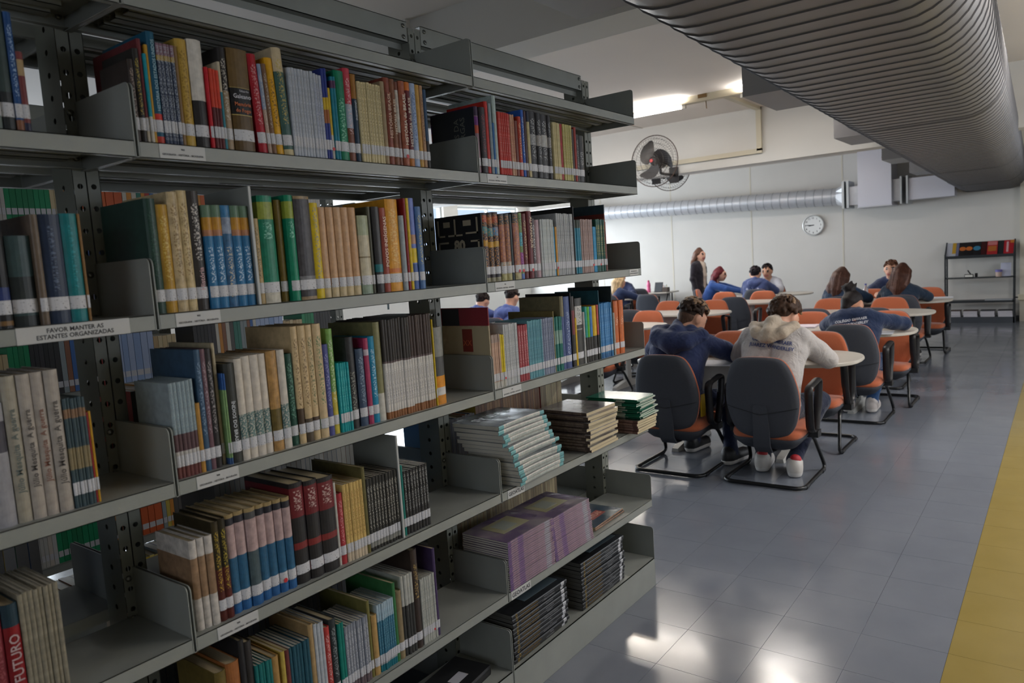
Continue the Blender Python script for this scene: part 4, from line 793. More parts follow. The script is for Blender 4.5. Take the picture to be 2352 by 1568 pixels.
MB().box(tx - .0006, tx, .004, .195, .004, hb - .004).obj('cover_panel', mat('#1c2128', .4), bk)
lettering('cover_title', ['ANS DA', 'VARGAS'], (tx - .001, .07, hb * .62), (0, 0, 1), (0, 1, 0), hb * .5, .05, mat('#6a6a60', .5), bk, .01, .2)
bk = next(b[0] for b in ROW_ITEMS[(1, 1)] if b[2] == '#59431f'); hb = max(v.co.z for v in bk.children[0].data.vertices); tb = max(v.co.x for v in bk.children[0].data.vertices)
lettering('author', ['Eduardo'], (tb * .25, -.0012, hb * .593), (1, 0, 0), (0, 0, 1), tb * .9, hb * .028, mat('#cfcdd6', .5), bk, .0)
lettering('title', ['Memória', 'do Fogo'], (0, -.0012, hb * .43), (1, 0, 0), (0, 0, 1), tb * 1.6, hb * .12, mat('#c8662c', .5), bk, .015, .2)
bk = next(b[0] for b in ROW_ITEMS[(1, 2)] if b[2] == '#39383a')
mb = MB(); mb.loft([[(x, y, z) for x in (-.004, .004)] for (y, z) in ((.02, -.0), (-.014, .0002), (-.0165, -.004), (-.0165, -.03), (-.016, -.05))], caps=False, closed=False)
mb.obj('bookmark_ribbon', mat('#26434c', .5), bk)

# free-standing steel bookends
for (bay, r, zm, a, top, lab) in ((1, 2, 'C', 1950, 90, 'tall grey steel bookend beside the blue spined volumes'), (1, 4, 'H', 1180, 0, 'tall grey steel bookend between the two slim black sets')):
    ox, oy, sc = ZOOMS[zm]; z = SURF[r]; x = solve_x(ox + a / sc, .012, z); h = min(solve_h(x, .012, z, oy + top / sc), SURF[r - 1] - .04 - z)
    o = empty('bookend', (x, .012, z), 0, lab, 'bookend', 'steel bookends on the shelves')
    MB().box(-.0012, .0012, 0, .19, 0, h).obj('plate', M_STEEL, o)
    MB().box(-.003, .003, -.004, .0, 0, h).obj('front_edge', mat('#b5b6b2', .4), o)

# ------------------------------------------------------------------ books on the far side and on the second bookcase: too many to count
def colour_stuff(name, items, label, cat):
    me = bpy.data.meshes.new(name); vs, fs, cols = [], [], []
    for (x0, x1, y0, y1, z0, z1, col, side) in items:
        n = len(vs); vs += [(x0, y0, z0), (x1, y0, z0), (x1, y1, z0), (x0, y1, z0), (x0, y0, z1), (x1, y0, z1), (x1, y1, z1), (x0, y1, z1)]
        fs += [tuple(i + n for i in f) for f in ((0, 3, 2, 1), (4, 5, 6, 7), (0, 1, 5, 4), (1, 2, 6, 5), (2, 3, 7, 6), (3, 0, 4, 7))]
        c = H(col); pg = H('#a89878'); cols += [c, pg, c if side == 0 else side, c, c, c]
        if side == 0:   # call number sticker and page block
            n = len(vs); a, b, e = .026, .052, .0008
            vs += [(x0 + .001, y0 - e, z0 + a), (x1 - .001, y0 - e, z0 + a), (x1 - .001, y0 - e, z0 + b), (x0 + .001, y0 - e, z0 + b)]; fs.append((n, n + 1, n + 2, n + 3)); cols.append(H('#c6c6ca'))
    me.from_pydata(vs, [], fs); at_ = me.attributes.new('tint', 'FLOAT_COLOR', 'FACE')
    at_.data.foreach_set('color', np.array(cols, dtype=np.float32).ravel())
    m = bpy.data.materials.get('tinted_books')
    if m is None:
        m = bpy.data.materials.new('tinted_books'); m.use_nodes = True; a = m.node_tree.nodes.new('ShaderNodeAttribute'); a.attribute_name = 'tint'
        m.node_tree.links.new(a.outputs['Color'], m.node_tree.nodes['Principled BSDF'].inputs['Base Color']); m.node_tree.nodes['Principled BSDF'].inputs['Roughness'].default_value = .5
    me.materials.append(m); o = link(name, me); return tag(o, label, cat, kind='stuff')
PALS = {'white': ['#c8c6c2', '#bcbab4', '#c9c0b4'], 'green': ['#0e7a4c', '#0c8a58'], 'mix': ['#b33a34', '#3a68a8', '#c9b24a', '#2f7a6c', '#c9c4b8', '#54504c', '#8a5a40', '#5a88b8', '#d08a34', '#272628', '#8f9a9c'], 'orange': ['#d0642c', '#c95a26'], 'blue': ['#4a6ab8', '#3f5aa8', '#5a7ac8'],
        'yellow': ['#cfb53c', '#d8c46a'], 'cream': ['#c4ae84', '#b89c70', '#cbb890'], 'brown': ['#8a5a3a', '#a06a44', '#7a4a34'], 'dark': ['#2a2a2c', '#343236', '#232324'], 'azul': ['#8ca4cc', '#a4b4d4'], 'grey': ['#77787a', '#8a8a88', '#6a6a6c']}
def fill(items, x0, x1, y, z, hmax, runs, depth=.17, fore=None):
    x = x0; k = 0
    while x < x1 - .004:
        pal, n, tw, hf = runs[k % len(runs)]; k += 1
        for _ in range(n):
            t = tw * random.uniform(.85, 1.15)
            if x + t > x1: return
            h = hmax * hf * random.uniform(.97, 1.0); col = random.choice(PALS[pal])
            items.append((x, x + t * .93, y, y + depth, z, z + h, col, 0 if fore is None else H(random.choice(fore)))); x += t
it = []
RUNS = [[('white', 10, .016, .8), ('green', 8, .022, .82), ('cream', 3, .02, .78), ('mix', 3, .022, .82), ('orange', 5, .035, .85), ('mix', 8, .02, .82), ('azul', 8, .03, .84)],
        [('brown', 4, .03, .5), ('mix', 12, .024, .66), ('blue', 3, .022, .8), ('yellow', 5, .02, .74), ('mix', 14, .014, .78), ('azul', 9, .034, .84), ('mix', 8, .02, .62), ('white', 6, .02, .7)],
        [('mix', 12, .02, .7), ('azul', 6, .03, .8), ('cream', 6, .022, .6), ('green', 4, .02, .7), ('dark', 6, .02, .78)], [('dark', 8, .03, .8), ('mix', 10, .022, .7), ('cream', 8, .02, .66)]]
for b in range(4):
    for r in range(1, 7):
        random.seed(b * 17 + r * 5 + 3); rs = RUNS[(r - 1) % 4]; rs = rs[(b * 3) % len(rs):] + rs[:(b * 3) % len(rs)]
        fill(it, XS2[b] + .02, XS2[b + 1] - (.05 if b < 3 else .25), 1.895, SURF[r], (SURF[r - 1] - .04) - SURF[r], rs)
colour_stuff('second_bookcase_books', it, 'mixed colourful books standing on the second bookcase', 'books')
it = []; FC = {'c': ['#8a7c64', '#9a8b70', '#7c6e58', '#a39678'], 'b': ['#6f4c34', '#7d5a40', '#8a6a4c', '#5c3e2c'], 'w': ['#8f8d88', '#a09d96', '#807e7a'], 'd': ['#3c3c3e', '#48484a', '#55565a']}
random.seed(5)
for (bay, r, a, b, f, tw, hf) in ((2, 3, .55, .80, 'w', .012, .5), (2, 4, .10, .33, 'd', .016, .62), (2, 4, .33, .80, 'b', .018, .86), (2, 4, .80, .98, 'c', .012, .9), (2, 5, .06, .9, 'c', .02, .78), (1, 4, .30, .92, 'w', .018, .80), (1, 5, .05, .75, 'd', .02, .8), (1, 5, .75, 1.05, 'c', .02, .6), (0, 4, .2, 1.0, 'd', .024, .84), (1, 3, .1, .45, 'd', .02, .5), (0, 5, .1, 1.0, 'd', .02, .8)):
    fill(it, XS1[bay] + a, XS1[bay] + b, .37, SURF[r], (SURF[r - 1] - .04) - SURF[r], [('mix', 6, tw, hf)], .19, FC[f])
colour_stuff('rear_side_books', it, 'rear row of books showing their page edges behind the first bookcase', 'books')

# ------------------------------------------------------------------ lying stacks: magazines and atlases
def mag_meshes(L, W, t, cover, spine, pages, sag=0., lines=False):
    """length along X, spine on the -Y side, lies in z 0..t"""
    n = 8
    def zz(x): return -sag * (abs(x / L - .5) * 2) ** 2
    cv = MB(); pg = MB(); c = t * .16 if lines else min(.0007, t * .12); rings_t, rings_b, rp = [], [], []
    for k in range(n + 1):
        x = L * k / n; z = zz(x)
        rings_t.append([(x, 0, z + t - c), (x, 0, z + t), (x, W, z + t), (x, W, z + t - c)]); rings_b.append([(x, 0, z), (x, 0, z + c), (x, W, z + c), (x, W, z)])
        rp.append([(x * .994 + L * .003, .001, z + c), (x * .994 + L * .003, .001, z + t - c), (x * .994 + L * .003, W - .0015, z + t - c), (x * .994 + L * .003, W - .0015, z + c)])
    cv.loft([r[::-1] for r in rings_t]); cv.loft([r[::-1] for r in rings_b]); pg.loft([r[::-1] for r in rp])
    sp = MB(); bl = min(.002, t * .2); e_ = .17 if lines else .0; sp.loft([[(L * k / n, 0, zz(L * k / n) + e_ * t), (L * k / n, -bl, zz(L * k / n) + t * .25), (L * k / n, -bl, zz(L * k / n) + t * .75), (L * k / n, 0, zz(L * k / n) + t - e_ * t)] for k in range(n + 1)])
    return cv.mesh('cover', cover), pg.mesh('pages', pages), sp.mesh('spine', spine)
def stack(name, cat, n, base, z0, t, meshes, label, group, jit=.004, drift=(0, 0), rz=0., tilt=0., top=None):
    for k in range(n):
        f = k / max(1, n - 1); rng = lambda a: random.uniform(-a, a)
        o = empty(name, (base[0] + drift[0] * f + rng(jit), base[1] + drift[1] * f + rng(jit), z0 + k * t), rz + rng(.04 if jit > .007 else .02 if jit > .002 else .006),
                  '%s, %s' % (label, 'topmost of the stack' if k == n - 1 else 'bottommost of the stack' if k == 0 else ordinal(n - k) + ' from the top'), cat, group)
        for nm, me in zip(('cover', 'pages', 'spine'), meshes): link(nm, me, o)
        if k == n - 1 and top: top(o)
    return o
def art(hex1, hex2, sc=9, rough=.2):
    m = bpy.data.materials.new('printed_cover'); m.use_nodes = True; nt = m.node_tree; b = nt.nodes['Principled BSDF']; b.inputs['Roughness'].default_value = rough; b.inputs['Coat Weight'].default_value = .4; b.inputs['Coat Roughness'].default_value = .12
    tc = nt.nodes.new('ShaderNodeTexCoord'); n = nt.nodes.new('ShaderNodeTexNoise'); n.inputs['Scale'].default_value = sc; n.inputs['Detail'].default_value = 3; nt.links.new(tc.outputs['Object'], n.inputs['Vector'])
    r = nt.nodes.new('ShaderNodeValToRGB'); r.color_ramp.elements[0].color = H(hex1); r.color_ramp.elements[0].position = .42; r.color_ramp.elements[1].color = H(hex2); r.color_ramp.elements[1].position = .6
    nt.links.new(n.outputs['Fac'], r.inputs[0]); nt.links.new(r.outputs[0], b.inputs['Base Color'])
    w = nt.nodes.new('ShaderNodeTexNoise'); w.inputs['Scale'].default_value = 14; nt.links.new(tc.outputs['Object'], w.inputs['Vector']); bp = nt.nodes.new('ShaderNodeBump'); bp.inputs['Strength'].default_value = .25; bp.inputs['Distance'].default_value = .01
    nt.links.new(w.outputs['Fac'], bp.inputs['Height']); nt.links.new(bp.outputs[0], b.inputs['Normal']); return m
random.seed(21)
z4 = SURF[4]
m1 = mag_meshes(.30, .205, .0150, art('#6f7478', '#8a8f90', 12), spine_mat('#c9c4bc', ((.0, .10, '#6fa6a8'), (.90, 1., '#6fa6a8')), '#3f8a88', (.14, .86), .2, .45, 0, .5), M_PAPERW, .003)
def t1(o): lettering('cover_title', ['ATLAS'], (.11, .13, .0154), (-1, 0, 0), (0, -1, 0), .17, .04, mat('#d8dadc', .3), o, .02)
stack('magazine', 'magazine', 15, (.095, -.022), z4 + .003, .0154, m1, 'pale magazine with teal spine ends on the fourth shelf', 'pale magazines with teal spine ends', .010, (-.085, .022), .03, top=t1)
def turned(me_t):   # spine on the -X side: length along Y
    return me_t
m2c = art('#8c8884', '#5a4c58', 10)
m2 = mag_meshes(.245, .235, .0128, m2c, spine_mat('#54463e', (), '#a89888', (.1, .9), .4, .5, 0, .6), M_PAPER, .001)
stack('old_magazine', 'magazine', 13, (.575, .225), z4 + .001, .0129, m2, 'worn yellowed magazine in the middle stack of the fourth shelf', 'worn yellowed magazines', .013, (-.01, .0), -math.pi / 2)
m3 = mag_meshes(.25, .19, .0122, art('#4a4642', '#6a5a50', 10), spine_mat('#6a4c44', (), '#a89080', (.1, .9), .4, .5, 0, .6), M_PAPER, .001)
stack('old_magazine', 'magazine', 5, (.93, .20), z4 + .001, .0123, m3, 'worn beige magazine under the green booklets', 'worn beige magazines under green booklets', .006, (.0, 0), -math.pi / 2)
m4 = mag_meshes(.26, .17, .0058, art('#0f6f58', '#12846a', 6), spine_mat('#0c5a42', ((.55, .72, '#a8b4a8'),), None, (.1, .9), .1, .4, 0, .6), M_PAPERW, .001)
stack('green_booklet', 'booklet', 15, (.945, .205), z4 + .001 + 5 * .0123 + .001, .0060, m4, 'thin green booklet at the end of the fourth shelf', 'thin green booklets', .012, (-.012, .0), -math.pi / 2 + .05)
z5 = SURF[5]
pur = art('#5c4a68', '#857a80', 7, .16)
m5 = mag_meshes(.285, .21, .0080, pur, spine_mat('#a3868c', ((.0, .06, '#66487a'), (.2, .32, '#84648c'), (.80, .92, '#b4b4b8')), '#5c3c6c', (.02, .98), .2, .4, 0, .9), M_PAPERW, .002, True)
def t5(o):
    for (x0, x1, y0, y1, h, zt) in ((.06, .22, .06, .17, '#8a8460', .0083), (.09, .17, .08, .15, '#7c8278', .0087)): MB().box(x0, x1, y0, y1, .0078, zt).obj('cover_print', mat(h, .3, coat=.4), o)
stack('geography_atlas', 'atlas', 22, (.012, -.002), z5 + .003, .0082, m5, 'purple geography atlas in the stack beside the shelf joint', 'purple atlases beside the joint', .0012, (0, 0), 0, top=t5)
stack('geography_atlas', 'atlas', 22, (.303, -.002), z5 + .003, .0080, m5, 'purple geography atlas in the stack nearer the shelf end', 'purple atlases nearer the end', .0016, (-.02, 0), 0, top=t5)
m6 = mag_meshes(.27, .20, .008, art('#3c4a58', '#5a6468', 8), spine_mat('#8a6a54', (), None, (.1, .9), .4, .5, 0), M_PAPER)
def t6(o): MB().box(.08, .2, .05, .1, .0078, .0083).obj('title_panel', mat('#8a3a34', .4), o); lettering('cover_title', ['ATLAS'], (.14, .075, .0087), (1, 0, 0), (0, 1, 0), .10, .034, mat('#c8a08c', .4), o, .02)
stack('thin_atlas', 'atlas', 2, (.655, .03), z5 + .001, .0084, m6, 'thin worn atlas lying flat on the fifth shelf', 'thin worn atlases', .004, (0, 0), .03, top=t6)
z6 = SURF[6]
blk = art('#141416', '#22252a', 5, .25)
m7 = mag_meshes(.36, .215, .0166, blk, spine_mat('#161617', ((.885, .945, '#b4b4b8'),), None, (.1, .9), .15, .35, 0), mat('#5c5a54', .8, noise=.3, nscale=6, bump=.5, bscale=160, stretch=(1, 1, 40)))
def spine_print(o, word):
    mb = MB(); t = .0168; a, w, h = .022, .009, .011
    for (x0, x1, z0, z1) in ((a, a + w, .003, .0042), (a, a + w, .0128, .014), (a, a + .0012, .003, .014), (a + w - .0012, a + w, .003, .014)): mb.box(x0, x1, -.0026, -.0020, z0, z1)
    mb.obj('yellow_frame_logo', mat('#b08f3c', .5), o)
    lettering('series_title', ['ATLAS NATIONAL GEOGRAPHIC'], (.105, -.0026, .0084), (1, 0, 0), (0, 0, 1), .115, .0062, mat('#8f7034', .5), o, .0)
    lettering('volume_title', [word], (.235, -.0026, .0084), (1, 0, 0), (0, 0, 1), .10, .0055, mat('#a0a0a4', .5), o, .0)
WORDS = ['ATLAS DO ESPAÇO', 'BRASIL', 'GEOLOGIA E O UNIVERSO', 'ÁSIA II', 'ÁSIA I', 'OCEANIA, POLOS E OCEANOS', 'EUROPA II', 'BRASIL EM REGIÕES', 'ÁSIA EM REGIÕES', 'A TERRA E O UNIVERSO', 'ÍNDICE DE TOPÔNIMOS', 'ÁFRICA']
def black_stack(n, x, lab, grp):
    for k in range(n):
        o = empty('black_atlas', (x + random.uniform(-.003, .003), .012 + random.uniform(0, .005), z6 + .001 + k * .0168), random.uniform(-.012, .012),
                  '%s, %s' % (lab, 'topmost of the stack' if k == n - 1 else 'bottommost of the stack' if k == 0 else ordinal(n - k) + ' from the top'), 'atlas', grp)
        for nm, me in zip(('cover', 'pages', 'spine'), m7): link(nm, me, o)
        spine_print(o, WORDS[k % len(WORDS)])
    MB().box(.12, .34, .03, .12, .0164, .0170).obj('cover_photo', mat('#4a5860', .25, coat=.4), o)
    mb = MB()
    for (x0, x1, y0, y1) in ((.05, .10, .13, .134), (.05, .10, .166, .17), (.05, .054, .13, .17), (.096, .10, .13, .17)): mb.box(x0, x1, y0, y1, .0164, .0171)
    mb.obj('yellow_frame_logo', mat('#a8903c', .4), o)
    lettering('cover_title', ['ATLAS'], (.22, .165, .0172), (1, 0, 0), (0, 1, 0), .14, .035, mat('#5a4a2c', .4), o, .02)
black_stack(11, .030, 'black hardback atlas in the bottom shelf stack beside the joint', 'black atlases beside the joint')
black_stack(12, .500, 'black hardback atlas in the bottom shelf stack near the end', 'black atlases near the end')
# one black book lying on the bottom shelf of the middle bay
o = empty('lying_book', (-.27, .03, SURF[6]), .12, 'black hardback lying flat on the bottom shelf of the middle bay', 'book')
for nm, me in zip(('cover', 'pages', 'spine'), mag_meshes(.21, .15, .035, mat('#1b1b1d', .35), spine_mat('#1b1b1d', ((.2, .3, '#8a8a90'),), None, (.1, .9), .1, .4, 0), M_PAPERW)): link(nm, me, o)
MB().box(.06, .13, .04, .08, .0348, .0355).obj('sticker', mat('#a8a8b0', .5), o)
# ------------------------------------------------------------------ tables
table_m = mat('#b4aea4', .38, 0, noise=.05, nscale=3, name='table_laminate'); edge_m = mat('#b5aea2', .5); leg_m = mat('#b3b1ab', .45, .1)
def table(xc, ye, yl, label, w=.80):
    L = yl - ye; o = empty('study_table', (xc, (ye + yl) / 2, 0), 0, label, 'table', 'rounded study tables'); h = L / 2; H_ = .74
    out = [(w / 2, -h + .42)]
    for k in range(1, 16):
        a = -math.pi * k / 16; out.append((w / 2 * abs(math.cos(a)) ** .8 * (1 if math.cos(a) > 0 else -1), -h + .42 - .42 * abs(math.sin(a)) ** .9))
    out += [(-w / 2, -h + .42)]
    for k in range(5):
        a = math.pi - math.pi / 2 * k / 4; out.append((-w / 2 + .09 + .09 * math.cos(a), h - .09 + .09 * math.sin(a)))
    for k in range(5):
        a = math.pi / 2 - math.pi / 2 * k / 4; out.append((w / 2 - .09 + .09 * math.cos(a), h - .09 + .09 * math.sin(a)))
    ins = lambda s, z: [(p[0] * (1 - s / w * 2), p[1] * (1 - s / h), z) for p in out][::-1]
    MB().loft([ins(.004, H_ - .026), ins(0, H_ - .022), ins(0, H_ - .006), ins(.005, H_)]).obj('table_top', table_m, o, True, 40)
    for y in (-h + .50, h - .30):
        lg = empty('leg_frame', (0, y, 0), parent=o)
        lg = MB(); lg.box(-.05, .05, y - .03, y + .03, .05, H_ - .05); lg.box(-.30, .30, y - .03, y + .03, H_ - .05, H_ - .026)
        lg.loft([[(x, y - wd, 0.0), (x, y + wd, 0.0), (x, y + wd * .8, zt), (x, y - wd * .8, zt)] for (x, wd, zt) in ((-.34, .03, .028), (-.30, .035, .04), (-.08, .037, .075), (.08, .037, .075), (.30, .035, .04), (.34, .03, .028))])
        lo = lg.obj('leg', leg_m, o)
        for sx in (-1, 1): MB().lathe([(0, -.0), (.011, .0), (.011, .006), (0, .007)], c=(sx * .05, y - .0, .10), n=8, axis='x').obj('bolt', M_BLACK, lo)
    MB().box(-.012, .012, -h + .53, h - .33, .38, H_ - .06).obj('modesty_panel', mat('#b0a8a0', .5), o)
    for ob in [c for c in o.children if c.type == 'EMPTY']: bpy.data.objects.remove(ob)
    return o
T = {}
for (k, xc, ye, yl, lab) in (('r1', 3.74, -.40, 1.22, 'rounded laminate table where the two boys in hoodies write'), ('r2', 5.56, -.49, 1.15, 'rounded laminate table in front of the student with lettered navy sweatshirt'), ('r3', 7.45, -.40, 1.2, 'empty rounded laminate table behind the bun-haired student'),
                             ('r4', 9.22, -.38, 1.25, 'rounded laminate table nearest the magazine rack'), ('l1', 6.02, 2.22, 3.85, 'rounded laminate table closest to the end of the bookcase'), ('l2', 7.72, 2.06, 3.7, 'rounded laminate table behind the short-haired boy'),
                             ('l3', 9.56, 1.88, 3.5, 'rounded laminate table below the standing woman'), ('l4', 11.4, 1.95, 3.55, 'rounded laminate table where the red-haired student reaches'), ('l0', 11.2, 5.1, 6.7, 'rounded laminate table beside the blonde student')):
    T[k] = table(xc, ye, yl, lab)

# ------------------------------------------------------------------ cantilever chairs, orange upholstery and dark shells
def cat_rom(pts, n=4):
    out = []
    for i in range(len(pts) - 1):
        p0 = pts[max(i - 1, 0)]; p1 = pts[i]; p2 = pts[i + 1]; p3 = pts[min(i + 2, len(pts) - 1)]
        for k in range(n):
            t = k / n; out.append(tuple(.5 * ((2 * b) + (-a + c) * t + (2 * a - 5 * b + 4 * c - d) * t * t + (-a + 3 * b - 3 * c + d) * t ** 3) for a, b, c, d in zip(p0, p1, p2, p3)))
    out.append(pts[-1]); return out
def pillow(mb, outline, layers, fn):
    """outline 2D loop around its centre; layers [(scale inset, w)] from back to front; fn(u, v, w) -> xyz; ends filled with centre fans"""
    cx = sum(p[0] for p in outline) / len(outline); cy = sum(p[1] for p in outline) / len(outline); n = len(outline); rings = []
    for (s, w) in layers: rings.append([fn(cx + (p[0] - cx) * s, cy + (p[1] - cy) * s, w) for p in outline])
    i0 = len(mb.v); mb.loft(rings, caps=False)
    for (ring, flip) in ((0, True), (len(rings) - 1, False)):
        w = layers[0 if flip else -1][1]; b = len(mb.v); mb.v.append(tuple(fn(cx, cy, w)))
        for i in range(n):
            a, c = i0 + ring * n + i, i0 + ring * n + (i + 1) % n
            mb.f.append((c, a, b) if flip else (a, c, b)); mb.mi.append(mb.cur)
HALF = cat_rom([(0, .318), (.10, .322), (.165, .35), (.209, .415), (.233, .51), (.239, .59), (.230, .67), (.210, .75), (.183, .812), (.148, .850), (.095, .865), (0, .869)], 3)
BACK_OUT = HALF + [(-p[0], p[1]) for p in reversed(HALF[1:-1])]
SH = cat_rom([(0, -.225), (.14, -.222), (.20, -.20), (.232, -.14), (.243, 0), (.24, .14), (.215, .215), (.15, .238), (0, .243)], 3)
SEAT_OUT = SH + [(-p[0], p[1]) for p in reversed(SH[1:-1])]          # (y, x)
fab_o = mat('#b05f3e', .9, 0, noise=.12, nscale=220, bump=.5, bscale=900, sheen=.3, name='orange_fabric'); fab_o.node_tree.nodes['Principled BSDF'].inputs['Specular IOR Level'].default_value = .2
fab_g = mat('#3c3f47', .85, 0, noise=.18, nscale=260, bump=.5, bscale=900, name='grey_fabric'); plas = mat('#17171a', .42); tubem = mat('#131416', .3, .2)
def bx(z): return -.222 - .145 * (z - .40)
def make_chair(fab, shell):
    o = empty('study_chair')
    mb = MB(); pillow(mb, BACK_OUT, [(.0 + .86, .0), (.97, .006), (1.0, .018), (1.0, .026), (.975, .04), (.90, .05), (.6, .055)], lambda y, z, w: (bx(z) + .45 * y * y + w - .005, y, z)); mb.obj('backrest_cushion', fab, o, True, 60)
    mb = MB(); pillow(mb, BACK_OUT, [(.55, -.034), (.80, -.032), (.94, -.024), (1.0, -.008), (1.002, .004), (.985, .012)], lambda y, z, w: (bx(z) + .45 * y * y + w - .004, y, z)); bs = mb.obj('backrest_shell', shell, o, True, 60)
    mb = MB(); mb.tube([(bx(.52) + .45 * y * y - .0408 + (.014 * abs(y / .235) ** 6), y, .535 - .05 * (1 - abs(y) / .24)) for y in [-.232 + .464 * k / 16 for k in range(17)]], .0016, 4); mb.obj('seam', M_BLACK, bs)
    def st(y, x, w): return (x, y, .352 + .15 * (x + .2) * (1 if x < .1 else .7) - .35 * y * y * .3 + w - (.9 * max(0, x - .14)) ** 2 * 3)
    mb = MB(); pillow(mb, SEAT_OUT, [(.92, -.045), (.985, -.035), (1.0, -.02), (.99, -.005), (.95, .008), (.82, .016), (.4, .018)], st); mb.obj('seat_cushion', fab, o, True, 60)
    mb = MB(); pillow(mb, SEAT_OUT, [(.30, -.155), (.55, -.145), (.78, -.115), (.93, -.075), (1.0, -.048), (.99, -.036)], st); mb.obj('seat_shell', shell, o, True, 60)
    mb = MB(); mb.loft([[(x - .008, -w, z), (x - .008, w, z), (x + .008, w, z), (x + .008, -w, z)] for (x, w, z) in ((.02, .055, .235), (-.12, .055, .215), (-.21, .055, .22), (-.252, .055, .27), (-.262, .052, .42), (-.278, .045, .55))]); mb.obj('back_bar', shell, o, True, 50)
    pth = arc_path([(-.12, -.19, .285), (.10, -.225, .30), (.285, -.262, .017), (-.285, -.265, .017), (-.285, .265, .017), (.285, .262, .017), (.10, .225, .30), (-.12, .19, .285)], .075, 6)
    mb = MB(); mb.tube(pth, .0135, 10); fr = mb.obj('cantilever_frame', tubem, o, True, 60)
    for (x, y) in ((-.20, -.265), (-.20, .265), (.2, -.264), (.2, .264)): MB().tube([(x - .03, y, .0155), (x + .03, y, .0155)], .0155, 8).obj('floor_glide', plas, fr, True, 60)
    for s in (-1, 1):
        mb = MB(); p_ = arc_path([(.02, 0, .33), (-.10, 0, .36), (-.125, 0, .645), (.135, 0, .675), (.10, 0, .50), (.03, 0, .335)], .05, 5)
        mb.tube(p_, [.013] * 3 + [.0145] * (len(p_) - 6) + [.013] * 3, 10); mb.v = [(q[0], s * .268 + q[1] * 1.9, q[2]) for q in mb.v]
        mb.box(-.03, .05, s * .268 - .03 - (.02 if s > 0 else 0), s * .268 + .03 + (.02 if s < 0 else 0), .30, .345); mb.obj('armrest', plas, o, True, 45)
    return o
chair_p = make_chair(fab_o, fab_g); used = [False]
def chair(x, y, face, label, proto=None, dz=0., group='orange and grey study chairs'):
    if proto is None and not used[0]: o = chair_p; used[0] = True
    else: o = copy_tree(proto or chair_p)
    o.location = (x, y, 0); o.rotation_euler = (0, 0, 0 if face > 0 else math.pi)
    tag(o, label, 'chair', group); return o
def cy(u, v, x): return float(at(u, v, x=x)[1])
chair(3.085, .715, 1, 'grey-backed orange chair carrying the boy in the navy hoodie')
chair(3.085, .036, 1, 'grey-backed orange chair carrying the boy in the pale shirt')
chair(4.03, .03, -1, 'empty orange chair facing the boy in the pale shirt')
chair(4.05, .74, -1, 'empty orange chair half hidden between the two boys')
chair(5.12, -.06, 1, 'grey-backed orange chair carrying the bun-haired student in navy')
for (x, u, v, f, lab) in ((5.87, 1861, 725, -1, 'empty orange chair beyond the head of the pale-shirted boy'), (5.87, 2040, 725, -1, 'empty orange chair across the table from the bun-haired student'), (6.80, 1866, 703, 1, 'grey-backed chair peeping over the orange chair beyond the pale-shirted boy'),
                         (6.80, 2005, 702, 1, 'grey-backed chair peeping over the shoulder of the lettered sweatshirt'), (7.76, 1909, 692, -1, 'orange chair just beside the dark hair bun'), (7.76, 2043, 692, -1, 'orange chair at the empty table next to the lettered sweatshirt'),
                         (8.62, 2068, 690, 1, 'grey-backed chair carrying the long-haired student near the rack'), (8.62, 1930, 690, 1, 'grey-backed chair carrying the long-haired student near the water bottle'), (9.52, 2004, 670, -1, 'orange chair behind the clear water bottle table'), (9.52, 2131, 670, -1, 'orange chair at the table end nearest the magazine rack'),
                         (6.32, 1489, 735, -1, 'orange chair beside the end plate of the bookcase'), (7.08, 1446, 722, 1, 'grey-backed chair directly behind the orange books'), (8.02, 1537, 700, -1, 'orange chair left of the curly-haired boy'), (8.02, 1640, 698, -1, 'orange chair right behind the curly-haired boy'),
                         (9.08, 1686, 715, 1, 'grey-backed empty chair turned to the wall beside the curly-haired boy'), (9.86, 1664, 676, -1, 'orange chair beside the red-haired student'), (9.86, 1753, 678, -1, 'orange chair in front of the navy-hooded pair by the wall'), (10.95, 1737, 676, 1, 'dark-backed chair under the student with the printed navy hood'),
                         (10.4, 1487, 692, 1, 'grey-backed chair beside the blonde student'), (12.55, 1468, 665, 1, 'black-backed chair pulled up to the wall desk'), (6.1, 1024, 727, -1, 'orange chair glimpsed through the shelf gap beside the navy students')):
    chair(x, cy(u, v, x + (-.25 if f > 0 else .25)), f, lab)
chair(5.34, 2.7, 1, 'grey-backed chair hidden behind the end of the bookcase, only legs showing')

# ------------------------------------------------------------------ papers and pens on the tables
pap = mat('#d2d4da', .6, noise=.03, nscale=30)
def sheet(name, x, y, w, l, rz, label, z=.741, m=pap, t=.002, cat='paper'):
    mb = MB(); n = 5
    mb.loft([[(x_, -w / 2, t * .0), (x_, w / 2, 0), (x_, w / 2, t), (x_, -w / 2, t)] for x_ in [l * (k / n - .5) for k in range(n + 1)]])
    o = mb.obj(name, m, None, loc=(x, y, z), rot=(0, 0, rz)); return tag(o, label, cat, 'papers on the study tables')
p = at(1886, 818, z=.742); sheet('paper_sheet', p[0], p[1], .21, .29, .35, 'white paper sheet under the elbow of the pale-shirted boy')
p = at(1640, 838, z=.742); sheet('paper_sheet', p[0] + .1, p[1], .22, .30, .2, 'white paper sheet beside the navy-hooded boy')
p = at(1838, 750, z=.742); sheet('open_notebook', p[0], p[1] + .05, .42, .28, .1, 'open notebook with pinkish pages on the second table', t=.012, m=mat('#cfc3cc', .6), cat='notebook')
p = at(1880, 745, z=.742); sheet('paper_sheet', p[0] + .02, p[1] - .06, .21, .29, -.2, 'white paper sheet next to the pinkish notebook')
p = at(2020, 765, z=.742); sheet('paper_sheet', p[0] + .05, p[1], .21, .29, .1, 'white paper sheet under the hand of the bun-haired student')
